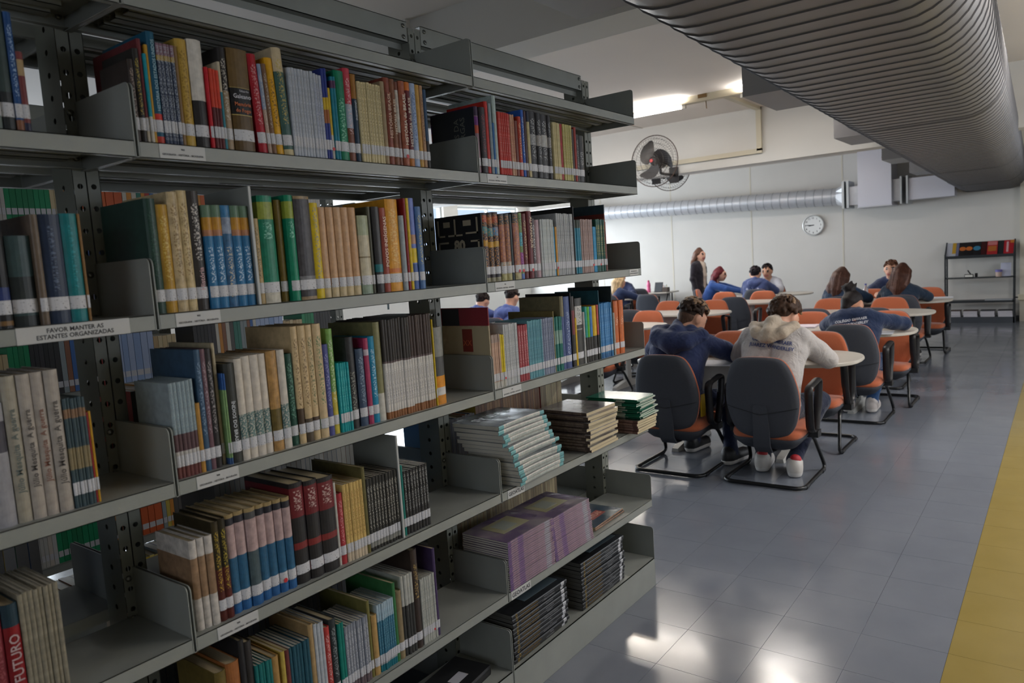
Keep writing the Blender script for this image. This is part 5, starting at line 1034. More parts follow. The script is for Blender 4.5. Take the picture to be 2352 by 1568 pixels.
p = at(2160, 683, z=.742); sheet('paper_sheet', p[0], p[1], .30, .29, .1, 'white paper sheet at the table end by the rack')
p = at(1890, 826, z=.745); mb = MB(); mb.tube([(-.07, 0, .006), (.06, 0, .006), (.075, 0, .006)], [.005, .005, .001], 8); tag(mb.obj('pen', M_BLACK, None, True, loc=(p[0] - .02, p[1] - .02, .744), rot=(0, 0, 1.0)), 'black pen lying on the paper by the pale shirt', 'pen')
p = at(1672, 800, z=.76); pc = empty('pencil_case', (p[0] + .05, p[1] + .02, .741), .5, 'black pencil case between the two boys', 'pencil case')
mb = MB(); mb.loft([[(x, r * 1.1 * math.cos(a), .035 + r * .9 * math.sin(a)) for a in [2 * math.pi * k / 14 for k in range(14)]] for (x, r) in ((-.13, .012), (-.12, .03), (-.05, .038), (.05, .038), (.12, .03), (.13, .012))]); mb.obj('case_body', mat('#1a1a1d', .7, bump=.3), pc, True, 50)
MB().tube([(-.12, 0, .062), (-.05, .0, .0705), (.05, 0, .0705), (.12, 0, .062)], .0025, 6).obj('zip', mat('#8a8a8a', .4, .6), pc, True)
# water bottle
wb = empty('water_bottle', (9.42, cy(1988, 650, 9.42), .741), 0, 'clear plastic water bottle with blue cap on the far table', 'bottle')
gm = bpy.data.materials.new('clear_plastic'); gm.use_nodes = True; b_ = gm.node_tree.nodes['Principled BSDF']; b_.inputs['Base Color'].default_value = (.8, .85, .92, 1); b_.inputs['Transmission Weight'].default_value = .7; b_.inputs['Roughness'].default_value = .15
MB().lathe([(0, 0), (.032, 0), (.035, .01), (.033, .06), (.035, .1), (.034, .15), (.014, .19), (.013, .205), (0, .206)], n=18).obj('bottle_body', gm, wb, True, 60); MB().lathe([(0, .203), (.015, .203), (.015, .225), (0, .226)], n=14).obj('cap', mat('#4a4a8c', .4), wb, True, 50)
MB().lathe([(.0355, .06), (.0362, .06), (.0362, .10), (.0355, .10)], n=18).obj('wrapper', mat('#c4ccd8', .5), wb, True, 50)

# ------------------------------------------------------------------ wall desk with pink bottle, display and books
dk = empty('wall_desk', (13.15, 5.95, 0), 0, 'white desk standing against the far wall under the pink bottle', 'table')
mb = MB(); mb.bbox(-.32, .32, -.62, .72, .71, .74, .008); mb.obj('desk_top', table_m, dk)
for y in (-.5, .6):
    mb = MB(); mb.tube(arc_path([(-.26, y, .018), (-.26, y - (.06 if y < 0 else -.0), .5), (.0, y, .70)], .1), .013, 8); mb.tube([(-.3, y, .015), (.3, y, .015)], .015, 8); mb.tube([(.2, y, .02), (.2, y, .70)], .015, 8); mb.obj('leg', tubem, dk, True)
MB().box(.2, .22, -.45, .55, .3, .7).obj('modesty_panel', mat('#a8a6a0', .5), dk)
def on_desk(u, x): return float(at(u, 660, x=x)[1])
pb = empty('water_bottle', (12.95, on_desk(1490, 12.95), .741), 0, 'tall pink water bottle on the wall desk', 'bottle')
pk = mat('#d0608c', .35); MB().lathe([(0, 0), (.04, 0), (.043, .012), (.043, .08), (.037, .11), (.043, .14), (.042, .19), (.026, .225), (.022, .23), (0, .231)], n=20).obj('bottle_body', pk, pb, True, 50); MB().lathe([(0, .23), (.024, .23), (.024, .26), (.012, .268), (0, .27)], n=16).obj('cap', mat('#b8406c', .4), pb, True, 50)
ds = empty('display_stand', (12.98, on_desk(1511, 12.98), .741), 0, 'dark tilted display screen on the wall desk', 'screen')
mb = MB(); mb.bbox(-.008, .008, -.10, .09, 0, .22, .004); mb.xform(Matrix.Rotation(.3, 4, 'Y')); mb.obj('screen', mat('#25272c', .35), ds)
mb = MB(); mb.box(-.006, -.0085, -.085, .075, .02, .2); mb.xform(Matrix.Rotation(.3, 4, 'Y')); mb.obj('screen_glass', mat('#3a3e46', .12), ds); MB().box(-.06, .06, -.08, .08, 0, .008).obj('base', M_BLACK, ds)
ph = empty('pen_holder', (12.98, on_desk(1529, 12.98), .741), 0, 'dark pen holder full of small tools on the wall desk', 'pen holder')
mb = MB(); mb.box(-.05, .05, -.07, .07, 0, .005)
for (a, b, c, d) in ((-.05, .05, -.07, -.065), (-.05, .05, .065, .07), (-.05, -.045, -.07, .07), (.045, .05, -.07, .07)): mb.box(a, b, c, d, 0, .10)
mb.obj('box', mat('#4a3c34', .6), ph)
for k, (dx, dy, h_, c_) in enumerate(((-.02, -.04, .15, '#a8a032'), (.01, -.02, .16, '#3a4a7a'), (.02, .02, .14, '#2a2a2c'), (-.01, .04, .15, '#8a3a34'))): MB().tube([(dx, dy, .006), (dx + .01, dy + .01, h_)], .006, 6).obj('pen', mat(c_, .5), ph, True)
for k, (c_, w_) in enumerate((('#b89a60', .2), ('#c9bca0', .19), ('#a88a58', .2), ('#cfc8b8', .18))):
    o = empty('desk_book', (12.86 - .004 * k, on_desk(1458, 12.86) + .01 * (k % 2), .741 + k * .022), .1 * k, 'book lying on the wall desk, %s of its pile from below' % ordinal(k + 1), 'book', 'books piled on the wall desk')
    for nm, me in zip(('cover', 'pages', 'spine'), mag_meshes(w_, .15, .0215, mat(c_, .5), mat(c_, .5), M_PAPERW)):
        q = link(nm, me, o, (-.07, -.09, 0), (0, 0, 0))

# ------------------------------------------------------------------ magazine rack by the far wall
RX, RY0, RY1 = 13.30, -.85, .17
rk = empty('magazine_rack', (RX + .17, (RY0 + RY1) / 2, 0), 0, 'black metal magazine rack standing against the far wall', 'rack'); hw = (RY1 - RY0) / 2
bm = mat('#22272b', .45, .2)
for s in (-1, 1):
    mb = MB(); mb.box(-.17, -.145, s * hw - .012, s * hw + .012, 0, 1.22); mb.box(.10, .125, s * hw - .012, s * hw + .012, 0, 1.43); mb.box(-.17, .125, s * hw - .01, s * hw + .01, .36, .385); mb.box(-.17, .125, s * hw - .01, s * hw + .01, .78, .80)
    mb.tube([(-.158, s * hw, 1.2), (.112, s * hw, 1.42)], .012, 6); mb.obj('side_frame', bm, rk)
MB().box(-.17, .12, -hw, hw, .782, .797).obj('shelf', bm, rk); MB().box(-.17, .12, -hw, hw, .355, .39).obj('shelf', bm, rk)
mb = MB(); mb.loft([[(-.17, -hw, 1.14), (-.17, hw, 1.14), (-.17, hw, 1.16), (-.17, -hw, 1.16)], [(.11, -hw, 1.40), (.11, hw, 1.40), (.11, hw, 1.415), (.11, -hw, 1.415)]]); mb.box(-.185, -.165, -hw, hw, 1.14, 1.19); mb.obj('sloping_display', bm, rk)
mb = MB(); mb.box(-.17, .12, -hw - .02, hw + .02, 0, .105); mb.obj('base', mat('#3c4149', .45), rk)
MB().box(.118, .125, -hw, hw, .40, 1.4).obj('back_mesh', mat('#aaa79f', .7), rk) if False else None
sl = math.atan2(.26, .28)
def rack_mag(y0, y1, hexc, label, extra=()):
    o = empty('display_magazine', (RX + .17 - .168, (RY0 + RY1) / 2 + (y0 + y1) / 2, 1.165), 0, label, 'magazine', 'magazines on the sloping display'); w = abs(y1 - y0) / 2; Lh = .36
    Mx = Matrix.Rotation(-sl, 4, 'Y')
    mb = MB(); mb.box(0, Lh, -w, w, 0, .006); mb.xform(Mx); mb.obj('cover', mat(hexc, .3), o)
    for (a, b, c, d, hx) in extra:
        mb = MB(); mb.box(Lh * a, Lh * b, -w + 2 * w * (1 - d), -w + 2 * w * (1 - c), .006, .0068); mb.xform(Mx); mb.obj('cover_print', mat(hx, .35), o)
    return o
W2 = 2 * hw
def ry(f0, f1): return hw - f1 * W2, hw - f0 * W2
rack_mag(*ry(.0, .155), '#a8aab4', 'pale magazine with yellow picture on the sloping display', [(.25, 1, .62, .98, '#b08a2c')]); rack_mag(*ry(.16, .195), '#6a6a84', 'narrow mauve magazine on the sloping display')
m_ = rack_mag(*ry(.20, .40), '#1c1a1c', 'black magazine with two orange discs on the sloping display'); m2_ = rack_mag(*ry(.405, .52), '#1d1b1d', 'black magazine with a blue disc on the sloping display'); rack_mag(*ry(.525, .60), '#3a1214', 'dark red magazine on the sloping display')
for (mo, yy, hx, rr) in ((m_, .05, '#b8642c', .05), (m_, -.05, '#b8642c', .05), (m2_, 0, '#3a7a98', .055)):
    mb = MB(); mb.lathe([(0, .006), (rr, .006), (rr, .0072), (0, .0072)], c=(.2, yy, 0), n=20); mb.xform(Matrix.Rotation(-sl, 4, 'Y')); mb.obj('cover_disc', mat(hx, .35), mo)
rack_mag(*ry(.61, .76), '#a0282c', 'red magazine with orange panel on the sloping display', [(.72, .96, .06, .94, '#b87070'), (.3, .65, .1, .9, '#a8622c')]); rack_mag(*ry(.85, .995), '#a3222c', 'crimson magazine at the wall end of the sloping display', [(.2, .9, .25, .45, '#c8a0a4'), (.8, 1, .6, 1, '#b8702c')])
cp = empty('small_cup', (RX + .10, (RY0 + RY1) / 2 + ry(.74, .78)[0], .797), 0, 'white cup with violet rim on the middle rack shelf', 'cup'); MB().lathe([(0, 0), (.045, 0), (.05, .09), (.045, .09), (.04, .01), (0, .01)], n=16).obj('cup_body', mat('#c0a89c', .5), cp, True, 50); MB().lathe([(.044, .08), (.053, .08), (.053, .12), (.044, .12)], n=16).obj('rim', mat('#6a64a8', .5), cp, True, 50)
mb = MB(); mb.bbox(-.003, .003, -.075, .075, 0, .24, .0025); mb.xform(Matrix.Rotation(.28, 4, 'Y')); ps = tag(mb.obj('paper_stand', mat('#b9bcd0', .4), None, loc=(RX + .10, (RY0 + RY1) / 2 + ry(.88, .88)[0], .80)), 'pale lilac notice standing on the middle rack shelf', 'notice')
tb = empty('tape_dispenser', (RX + .08, (RY0 + RY1) / 2 + ry(.35, .35)[0], .797), 0, 'black tape dispenser with white front on the middle rack shelf', 'dispenser'); mb = MB(); mb.bbox(-.04, .04, -.07, .07, 0, .06, .01); mb.tube([(0, -.03, .05), (0, .02, .13)], .01, 6); mb.obj('body', M_BLACK, tb); MB().box(-.043, -.04, -.06, .06, .012, .05).obj('front_sticker', M_WHITE, tb); MB().lathe([(0, -.02), (.035, -.02), (.035, .02), (0, .02)], c=(0, -.11, .04), n=14, axis='y').obj('roll', M_BLACK, tb, True, 50)
tag(MB().box(-.12, .12, -.2, .2, 0, .012).obj('paper_pile', mat('#a9adb4', .6), None, loc=(RX + .14, (RY0 + RY1) / 2 + ry(.78, .78)[0], .391)), 'thin pile of blueish sheets on the lower rack shelf', 'papers')
for k in range(4):
    yc = (RY0 + RY1) / 2 + ry(.12 + .253 * k, 0)[1]; o = empty('paper_bundle', (RX + .15, yc, .106), 0, 'white paper bundle in the rack base, %s from the chairs' % ordinal(k + 1), 'papers', 'paper bundles in the rack base')
    for q in range(4): mb = MB(); mb.box(-.14, .13, -.105, .105, 0, .024); mb.obj('ream', mat('#c6c4cc', .6), o, loc=(random.uniform(-.006, .006), random.uniform(-.006, .006), q * .0255))
    MB().box(-.145, .13, -.11, .11, .102, .108).obj('cover_board', mat('#4a3630' if k < 2 else '#3a3a3e', .6), o)
# wall skirting socket beside the rack
so = empty('wall_box', (XB - .17, -1.0, .42), 0, 'small cream wall box with pipe beside the magazine rack', 'socket'); MB().bbox(-.03, .01, -.08, .1, -.05, .05, .006).obj('box', mat('#c5bda6', .5), so); MB().tube([(-.0, .1, 0), (0, .16, 0)], .012, 8).obj('pipe', M_BLACK, so, True)
# ------------------------------------------------------------------ people: smooth bodies grown from joints
def surface_nets(V, lo, h):
    """mesh of the zero level of a grid; returns verts, quads"""
    ins = V < 0; nx, ny, nz = V.shape
    c = [ins[i:nx - 1 + i, j:ny - 1 + j, k:nz - 1 + k] for i in (0, 1) for j in (0, 1) for k in (0, 1)]
    s = sum(x.astype(np.int8) for x in c); act = (s > 0) & (s < 8); idx = -np.ones(act.shape, np.int64); I = np.argwhere(act); idx[act] = np.arange(len(I))
    P = np.zeros((len(I), 3)); N = np.zeros(len(I)); off = [(i, j, k) for i in (0, 1) for j in (0, 1) for k in (0, 1)]
    val = np.stack([V[I[:, 0] + o[0], I[:, 1] + o[1], I[:, 2] + o[2]] for o in off], 1)
    for a in range(8):
        for b in range(a + 1, 8):
            d = [off[b][q] - off[a][q] for q in range(3)]
            if sum(abs(q) for q in d) != 1: continue
            va, vb = val[:, a], val[:, b]; m = (va < 0) != (vb < 0); t = np.where(m, va / np.where(m, va - vb, 1), 0)
            for q in range(3): P[:, q] += np.where(m, off[a][q] + t * d[q], 0)
            N += m
    P = (I + P / N[:, None]) * h + lo; F = []
    for ax in range(3):
        o1, o2 = [(1, 2), (2, 0), (0, 1)][ax]
        sl = [slice(None)] * 3; sl[ax] = slice(0, -1); s2 = [slice(None)] * 3; s2[ax] = slice(1, None)
        A, B = ins[tuple(sl)], ins[tuple(s2)]; E = np.argwhere(A != B); E = E[(E[:, o1] > 0) & (E[:, o2] > 0) & (E[:, o1] < V.shape[o1] - 1) & (E[:, o2] < V.shape[o2] - 1)]
        if not len(E): continue
        def g(a, b):
            q = E.copy(); q[:, o1] -= a; q[:, o2] -= b; return idx[q[:, 0], q[:, 1], q[:, 2]]
        Q = np.stack([g(1, 1), g(0, 1), g(0, 0), g(1, 0)], 1); fl = A[E[:, 0], E[:, 1], E[:, 2]]
        Q[~fl] = Q[~fl][:, ::-1]; F.append(Q[(Q >= 0).all(1)])
    return P, np.concatenate(F)
class Blob:
    def __init__(s, k=.014): s.p = []; s.k = k; s.fold = None; s.ground = None
    def cap(s, a, b, ra, rb, m=0): s.p.append(('c', np.array(a, float), np.array(b, float), ra, rb, m)); return s
    def chain(s, pts, rs, m=0):
        for i in range(len(pts) - 1): s.cap(pts[i], pts[i + 1], rs[i], rs[i + 1], m)
        return s
    def ell(s, c, r, m=0, R=None): s.p.append(('e', np.array(c, float), np.array(r, float), R, None, m)); return s
    def dist(s, pr, X):
        if pr[0] == 'c':
            a, b, ra, rb = pr[1:5]; ab = b - a; t = np.clip(((X - a) @ ab) / max(ab @ ab, 1e-9), 0, 1)
            return np.sqrt((((X - a) - t[..., None] * ab) ** 2).sum(-1)) - (ra + (rb - ra) * t)
        q = X - pr[1]
        if pr[3] is not None: q = q @ pr[3]
        r = pr[2]; k0 = np.sqrt(((q / r) ** 2).sum(-1)); k1 = np.sqrt(((q / (r * r)) ** 2).sum(-1)) + 1e-9
        return k0 * (k0 - 1) / k1
    def box(s, pr):
        if pr[0] == 'c': r = max(pr[3], pr[4]); return np.minimum(pr[1], pr[2]) - r, np.maximum(pr[1], pr[2]) + r
        r = pr[2] if pr[3] is None else np.full(3, pr[2].max()); return pr[1] - r, pr[1] + r
    def eval(s, X):
        S = np.zeros(X.shape[:-1])
        for pr in s.p: S += np.exp(np.clip(-s.dist(pr, X) / s.k, -60, 60))
        d = -s.k * np.log(S + 1e-26)
        if s.fold is not None: d = d + s.fold(X)
        return d
    def mesh(s, h):
        bs = [s.box(p) for p in s.p]; lo = np.min([b[0] for b in bs], 0) - 3 * h; hi = np.max([b[1] for b in bs], 0) + 3 * h
        n = np.ceil((hi - lo) / h).astype(int) + 1; S = np.zeros(n); ax = [lo[i] + h * np.arange(n[i]) for i in range(3)]; mg = s.k * 3 + 2 * h
        for pr, b in zip(s.p, bs):
            i0 = np.maximum(((b[0] - mg - lo) / h).astype(int), 0); i1 = np.minimum(((b[1] + mg - lo) / h).astype(int) + 2, n)
            X = np.stack(np.meshgrid(*[ax[q][i0[q]:i1[q]] for q in range(3)], indexing='ij'), -1)
            S[i0[0]:i1[0], i0[1]:i1[1], i0[2]:i1[2]] += np.exp(np.clip(-s.dist(pr, X) / s.k, -60, 60))
        V = -s.k * np.log(S + 1e-26); V = np.minimum(V, 4 * h + s.k * 3)
        if s.fold is not None:
            I = np.argwhere(np.abs(V) < 3 * h); X = lo + I * h; V[I[:, 0], I[:, 1], I[:, 2]] += s.fold(X)
        if s.ground is not None: V = np.maximum(V, (s.ground - ax[2])[None, None, :])
        P, F = surface_nets(V, lo, h); C = P[F].mean(1); best = np.full(len(F), 1e9); mi = np.zeros(len(F), int)
        for pr in s.p:
            d = s.dist(pr, C); w = d < best; best[w] = d[w]; mi[w] = pr[5]
        return P, F, mi
def grid_obj(name, data, mats, parent=None):
    P, F, mi = data; me = bpy.data.meshes.new(name); me.from_pydata(P.tolist(), [], F.tolist())
    for m in mats: me.materials.append(m)
    me.polygons.foreach_set('material_index', mi.astype(np.int32)); me.polygons.foreach_set('use_smooth', np.ones(len(F), bool)); me.update()
    return link(name, me, parent)
def folds(amp=.004, seed=0, s=38):
    r = np.random.default_rng(seed); K = r.normal(size=(7, 3)) * s * np.array([.7, .7, 1.2]); ph = r.uniform(0, 6.28, 7)
    def f(X):
        o = np.zeros(X.shape[:-1])
        for k, p_ in zip(K, ph): o += np.sin(X @ k + p_ + 1.5 * np.sin(X @ k[::-1] * .4))
        return amp * o / 3
    return f
def rotm(yaw, pitch, roll=0.):
    cy_, sy = math.cos(yaw), math.sin(yaw); cp_, sp_ = math.cos(pitch), math.sin(pitch); cr, sr = math.cos(roll), math.sin(roll)
    Rz = np.array([[cy_, -sy, 0], [sy, cy_, 0], [0, 0, 1]]); Ry = np.array([[cp_, 0, sp_], [0, 1, 0], [-sp_, 0, cp_]]); Rx = np.array([[1, 0, 0], [0, cr, -sr], [0, sr, cr]])
    return Rz @ Ry @ Rx
SK, TOP, TRO, SHO, SLV, LIPM, EYE, BROW, SOLE = range(9)
def head(B, c, R, s=1.0):
    """face looks along local +X turned by R"""
    c = np.array(c, float); g = lambda x, y, z: c + R @ (np.array([x, y, z]) * s)
    B.ell(c, np.array([.098, .076, .108]) * s, SK, R); B.ell(g(.022, 0, -.055), np.array([.068, .058, .065]) * s, SK, R); B.cap(g(.062, 0, -.098), g(.05, 0, -.09), .022 * s, .03 * s, SK)
    B.cap(g(.092, 0, .006), g(.112, 0, -.028), .009 * s, .014 * s, SK)
    for y in (-1, 1):
        B.ell(g(-.006, y * .087, -.014), np.array([.022, .0115, .034]) * s, SK, R); B.ell(g(.087, y * .031, .006), np.array([.006, .0095, .0042]) * s, EYE, R); B.cap(g(.089, y * .019, .026), g(.083, y * .043, .027), .0035 * s, .0025 * s, BROW)
    B.cap(g(.090, -.022, -.065), g(.090, .022, -.065), .008 * s, .008 * s, LIPM)
    return g
def hand(B, w, d, up, m=SK, curl=.5, s=1.0):
    """palm from the wrist along d, five bent fingers"""
    w, d, up = (np.array(q, float) for q in (w, d, up)); d /= np.linalg.norm(d); side = np.cross(up, d); side /= np.linalg.norm(side); up = np.cross(d, side)
    B.cap(w, w + d * .06 * s, .026 * s, .028 * s, m)
    for k, (o, L) in enumerate(((-.030, .072), (-.010, .082), (.010, .078), (.029, .062))):
        a = w + d * .075 * s + side * o * s; b = a + (d * math.cos(curl * .4) - up * math.sin(curl * .4)) * L * .55 * s; e = b + (d * math.cos(curl * 1.5) - up * math.sin(curl * 1.5)) * L * .5 * s
        B.chain([w + d * .04 * s + side * o * .8 * s, a, b, e], [.012 * s, .0105 * s, .0092 * s, .008 * s], m)
    a = w + d * .03 * s - side * .026 * s; B.chain([a, a + (d * .7 - side * .6) * .04 * s, a + (d * .95 - side * .35 - up * .2) * .07 * s], [.014 * s, .011 * s, .009 * s], m)
CLOTH = {}
def cl(h, r=.85):
    if h in CLOTH: return CLOTH[h]
    m = bpy.data.materials.new('cloth_' + h.strip('#')); m.use_nodes = True; nt = m.node_tree; L = nt.links; b = nt.nodes['Principled BSDF']; b.inputs['Roughness'].default_value = r
    b.inputs['Specular IOR Level'].default_value = .2; b.inputs['Sheen Weight'].default_value = .2
    tc = nt.nodes.new('ShaderNodeTexCoord'); c = H(h)
    n0 = nt.nodes.new('ShaderNodeTexNoise'); n0.inputs['Scale'].default_value = 160; L.new(tc.outputs['Object'], n0.inputs['Vector'])
    mr = nt.nodes.new('ShaderNodeMapRange'); mr.inputs[3].default_value = .82; mr.inputs[4].default_value = 1.12; L.new(n0.outputs['Fac'], mr.inputs[0])
    vm = nt.nodes.new('ShaderNodeVectorMath'); vm.operation = 'SCALE'; vm.inputs[0].default_value = c[:3]; L.new(mr.outputs[0], vm.inputs['Scale']); L.new(vm.outputs[0], b.inputs['Base Color'])
    n1 = nt.nodes.new('ShaderNodeTexNoise'); n1.inputs['Scale'].default_value = 9; n1.inputs['Detail'].default_value = 4; n1.inputs['Distortion'].default_value = 1.6; L.new(tc.outputs['Object'], n1.inputs['Vector'])
    b1 = nt.nodes.new('ShaderNodeBump'); b1.inputs['Strength'].default_value = .7; b1.inputs['Distance'].default_value = .022; L.new(n1.outputs['Fac'], b1.inputs['Height'])
    b2 = nt.nodes.new('ShaderNodeBump'); b2.inputs['Strength'].default_value = .3; b2.inputs['Distance'].default_value = .002; L.new(n0.outputs['Fac'], b2.inputs['Height']); L.new(b1.outputs[0], b2.inputs['Normal']); L.new(b2.outputs[0], b.inputs['Normal'])
    CLOTH[h] = m; return m
def palette(top, tro='#1d2433', sho='#1b1b1c', slv=None, skin='#c89478', sole='#cfcac4'):
    return [mat(skin, .5, noise=.06, nscale=30), cl(top), cl(tro), mat(sho, .5), cl(slv or top), mat('#a8605a', .5), mat('#1c1614', .2), mat('#2a1c16', .7), mat(sole, .6)]
def seated(name_label, x, y, yaw, sh, hd, hdir, pal, arms, legs, h=.011, k=.014, group=None, sleeve=None, fold=.002, seed=1, bulk=1.0, hips=(-.08, .505), finger=True):
    """sh = (x, z) of the shoulder line, hd = head centre, arms/legs = joints per side (index 0 right = -y)"""
    o = empty('person', (x, y, 0), yaw, name_label, 'person', group)
    B = Blob(k); hx, hz = hips; sx, sz = sh[0], sh[1]; sy = sh[2] if len(sh) > 2 else 0.
    B.ell((hx, 0, hz), (.145 * bulk, .18 * bulk, .115), TRO); mid = ((hx + sx) / 2 - .035, sy * .5, (hz + sz) / 2)
    for s in (-1, 1):
        B.chain([(hx - .01, s * .085 * bulk, hz + .06), (mid[0], mid[1] + s * .085 * bulk, mid[2] - .02), (sx - .035, sy + s * .095 * bulk, sz - .12), (sx - .02, sy + s * .09, sz - .03)], [.110 * bulk, .108 * bulk, .112 * bulk, .075], TOP)
        J = arms[0 if s < 0 else 1]; shp = (sx, sy + s * .165 * bulk, sz - .035); e, w = J[0], J[1]
        up = [np.array(shp) + (np.array(e) - np.array(shp)) * t for t in (0, .62, 1)]
        B.chain(up, [.072 * bulk, .062 * bulk, .055 * bulk], TOP); cut = sleeve or 1.0
        ew = [np.array(e) + (np.array(w) - np.array(e)) * t for t in (0, .9, 1.0)]
        B.chain(ew[:2], [.054 * bulk, .040], SLV); B.cap(ew[1], ew[2], .027, .024, SK)
        if finger: hand(B, ew[2], np.array(w) - np.array(e), (0, 0, 1), SK, J[2] if len(J) > 2 else .6)
        q = legs[0 if s < 0 else 1]; hipp = (hx + .04, s * .092, hz - .02)
        B.chain([hipp, q[0], q[1]], [.095 * bulk, .066, .046], TRO); f = np.array(q[1]); td = np.array(q[2] if len(q) > 2 else (1, 0, 0), float); td /= np.linalg.norm(td)
        heel = np.array((f[0], f[1], .055)) - td * .035
        B.cap(heel, heel + td * .20, .043, .038, SHO); B.cap(f, heel + np.array((0, 0, .03)), .042, .044, SHO)
        B.cap(heel - np.array((0, 0, .033)), heel + td * .205 - np.array((0, 0, .033)), .040, .036, SOLE)
    hd = np.array(hd, float); nb = np.array((sx - .01, sy, sz + .0))
    B.chain([nb + (0, 0, -.02), nb + (hd - nb) * .45], [.062, .052], SK); B.cap((sx - .015, sy - .1, sz + .01), (sx - .015, sy + .1, sz + .01), .055, .055, TOP); B.ell(nb + (-.005, 0, .015), (.075, .085, .045), TOP)
    R = rotm(hdir[0], hdir[1], hdir[2] if len(hdir) > 2 else 0); g = head(B, hd, R)
    ff = folds(fold, seed)
    B.fold = lambda X, g_=hd: ff(X) * np.clip((np.sqrt(((X - g_) ** 2).sum(-1)) - .14) * 14, 0, 1) * np.clip((X[..., 2] - .12) * 12, 0, 1)
    B.ground = .004
    body = grid_obj('body', B.mesh(h), pal, o); return o, B, g, R
def hair_obj(o, B, h, hexc, rough=.55, name='hair', tip=None):
    m = mat(hexc, rough, 0, noise=.5, nscale=60, bump=.8, bscale=120, stretch=(1, 1, .25), spec=.15); return grid_obj(name, B.mesh(h), [m, mat(tip or hexc, .6, noise=.4, nscale=80, bump=.8, bscale=120)], o)
def curly(o, g, R, hexc, n, r, h=.006, low=-.02, front=.07, seed=0, tips=0., top_r=1.0, side=.076):
    rr = np.random.default_rng(seed); B = Blob(.0028); B.ell(g(-.018, 0, .013), (.104, .0815, .098), 0, R); cnt = 0
    while cnt < n:
        v = rr.normal(size=3); v /= np.linalg.norm(v)
        if v[2] < low or (v[0] > .2 and v[2] < .42) or (abs(v[1]) > .75 and v[2] < -.1): continue
        p_ = g(-.012 + v[0] * .114, v[1] * (side + .013), .022 + v[2] * .106 * top_r); q = rr.uniform(.6, 1.15) * r
        t1_ = np.cross(v, rr.normal(size=3)); t1_ /= np.linalg.norm(t1_) + 1e-6; w = R @ t1_
        B.cap(p_ - w * q * .8, p_ + w * q * .8 + (R @ v) * q * .5, q * .62, q * .5, 1 if (v[2] > .45 and rr.random() < tips) else 0); cnt += 1
    return hair_obj(o, B, h, hexc, tip='#86684a')
def long_hair(o, g, R, hexc, zend, back=(-.13, 0), spread=.11, n=26, h=.008, seed=0, fwd=0.):
    """straight hair falling over the back to height zend (local)"""
    rr = np.random.default_rng(seed); B = Blob(.008); B.ell(g(-.014, 0, .022), (.104, .086, .10), 0, R); c0 = g(0, 0, 0)
    for i in range(n):
        t = (i + .5) / n * 2 - 1; a = math.pi * (.5 + .5 * (1 - abs(t))) * (1 if t > 0 else -1)
        p0 = g(.02 + .098 * math.cos(a) * .9 - .02, .080 * math.sin(a), .02); p0b = g(-.02 + .10 * math.cos(a), .088 * math.sin(a), -.05)
        e = np.array((c0[0] + back[0] + rr.normal() * .018 + .05 * abs(t), c0[1] + back[1] + t * spread, zend + rr.uniform(-.03, .05) + .10 * abs(t))); mid = (p0b + e) / 2 + np.array((-.03, t * .01, .02))
        B.chain([g(-.01, .02 * t, .10), p0, p0b, mid, e], [.022, .026, .026, .024, .010], 0 if rr.random() < .75 else 1)
    lt = '#%02x%02x%02x' % tuple(min(255, int(int(hexc[i:i + 2], 16) * 1.25)) for i in (1, 3, 5)); return hair_obj(o, B, h, hexc, tip=lt)
def back_text(o, B, lines, yc, zc, width, hexc, lh=.03, gap=.012, tilt=0., x0=-.6):
    """lettering laid onto the back of the garment"""
    mb = MB(); n = len(lines); W_ = max(text_mesh(l, .02)[2][0] for l in lines); sc = width / W_
    for i, l in enumerate(lines):
        v, f, s_ = text_mesh(l, .02); z = zc + ((n - 1) / 2 - i) * (lh + gap)
        Y = yc - v[:, 0] * sc; Zv = z + v[:, 1] * sc * (lh / (.75 * sc) if False else 1.0) - (Y - yc) * tilt
        X = np.stack([np.full(len(Y), x0), Y, Zv], -1)
        for _ in range(40): X[:, 0] += np.clip(B.eval(X) - .0035, -.02, .05)
        mb.add(X.tolist(), f)
    mb.obj('lettering', mat(hexc, .7), o)

# --- boy in navy hoodie
navy = '#2a3559'
o, B, g, R = seated('boy with short curly dark hair in a navy hoodie writing at the first table', 3.085, .715, 0, (.10, .955, .03), (.215, -.03, 1.088), (-.55, .55, 0), palette(navy, '#1c2540', '#17171a', skin='#c9967c'),
    [((.29, -.31, .80), (.52, -.12, .79)), ((.24, .33, .80), (.50, .10, .79))], [((.33, -.24, .47), (.17, -.305, .10), (1, -.25, 0)), ((.42, .10, .47), (.40, .085, .10), (1, -.2, 0))], h=.0085, seed=3, bulk=1.03, fold=.0018)
curly(o, g, R, '#33261f', 260, .016, .0055, low=-.02, seed=4, tips=.5, top_r=1.12)
Bh = Blob(.004); Bh.ell(g(-.020, 0, -.012), (.098, .0795, .09), 0, R); Bh.chain([g(-.05, 0, -.04), g(-.055, 0, -.095)], [.062, .045]); hair_obj(o, Bh, .006, '#5a4438', name='hair_fade')
Bh = Blob(.013); ctr = np.array((.08, .03, .99))
Bh.chain([(.17, -.11, .985), (.08, -.15, .955), (-.03, -.07, .93), (-.055, .04, .935), (-.02, .14, .955), (.09, .20, .985), (.17, .13, 1.0)], [.032, .05, .062, .066, .062, .05, .03], 0)
Bh.chain([(.13, .05, 1.045), (.02, .02, .99), (-.05, .03, .90), (-.04, .04, .85)], [.04, .055, .05, .02], 0); Bh.cap((.10, .13, 1.0), (-.02, .08, .90), .045, .04); Bh.cap((.10, -.06, 1.0), (-.02, -.01, .90), .045, .04); Bh.fold = folds(.001, 5, 30)
grid_obj('hood', Bh.mesh(.0085), [cl(navy)], o)
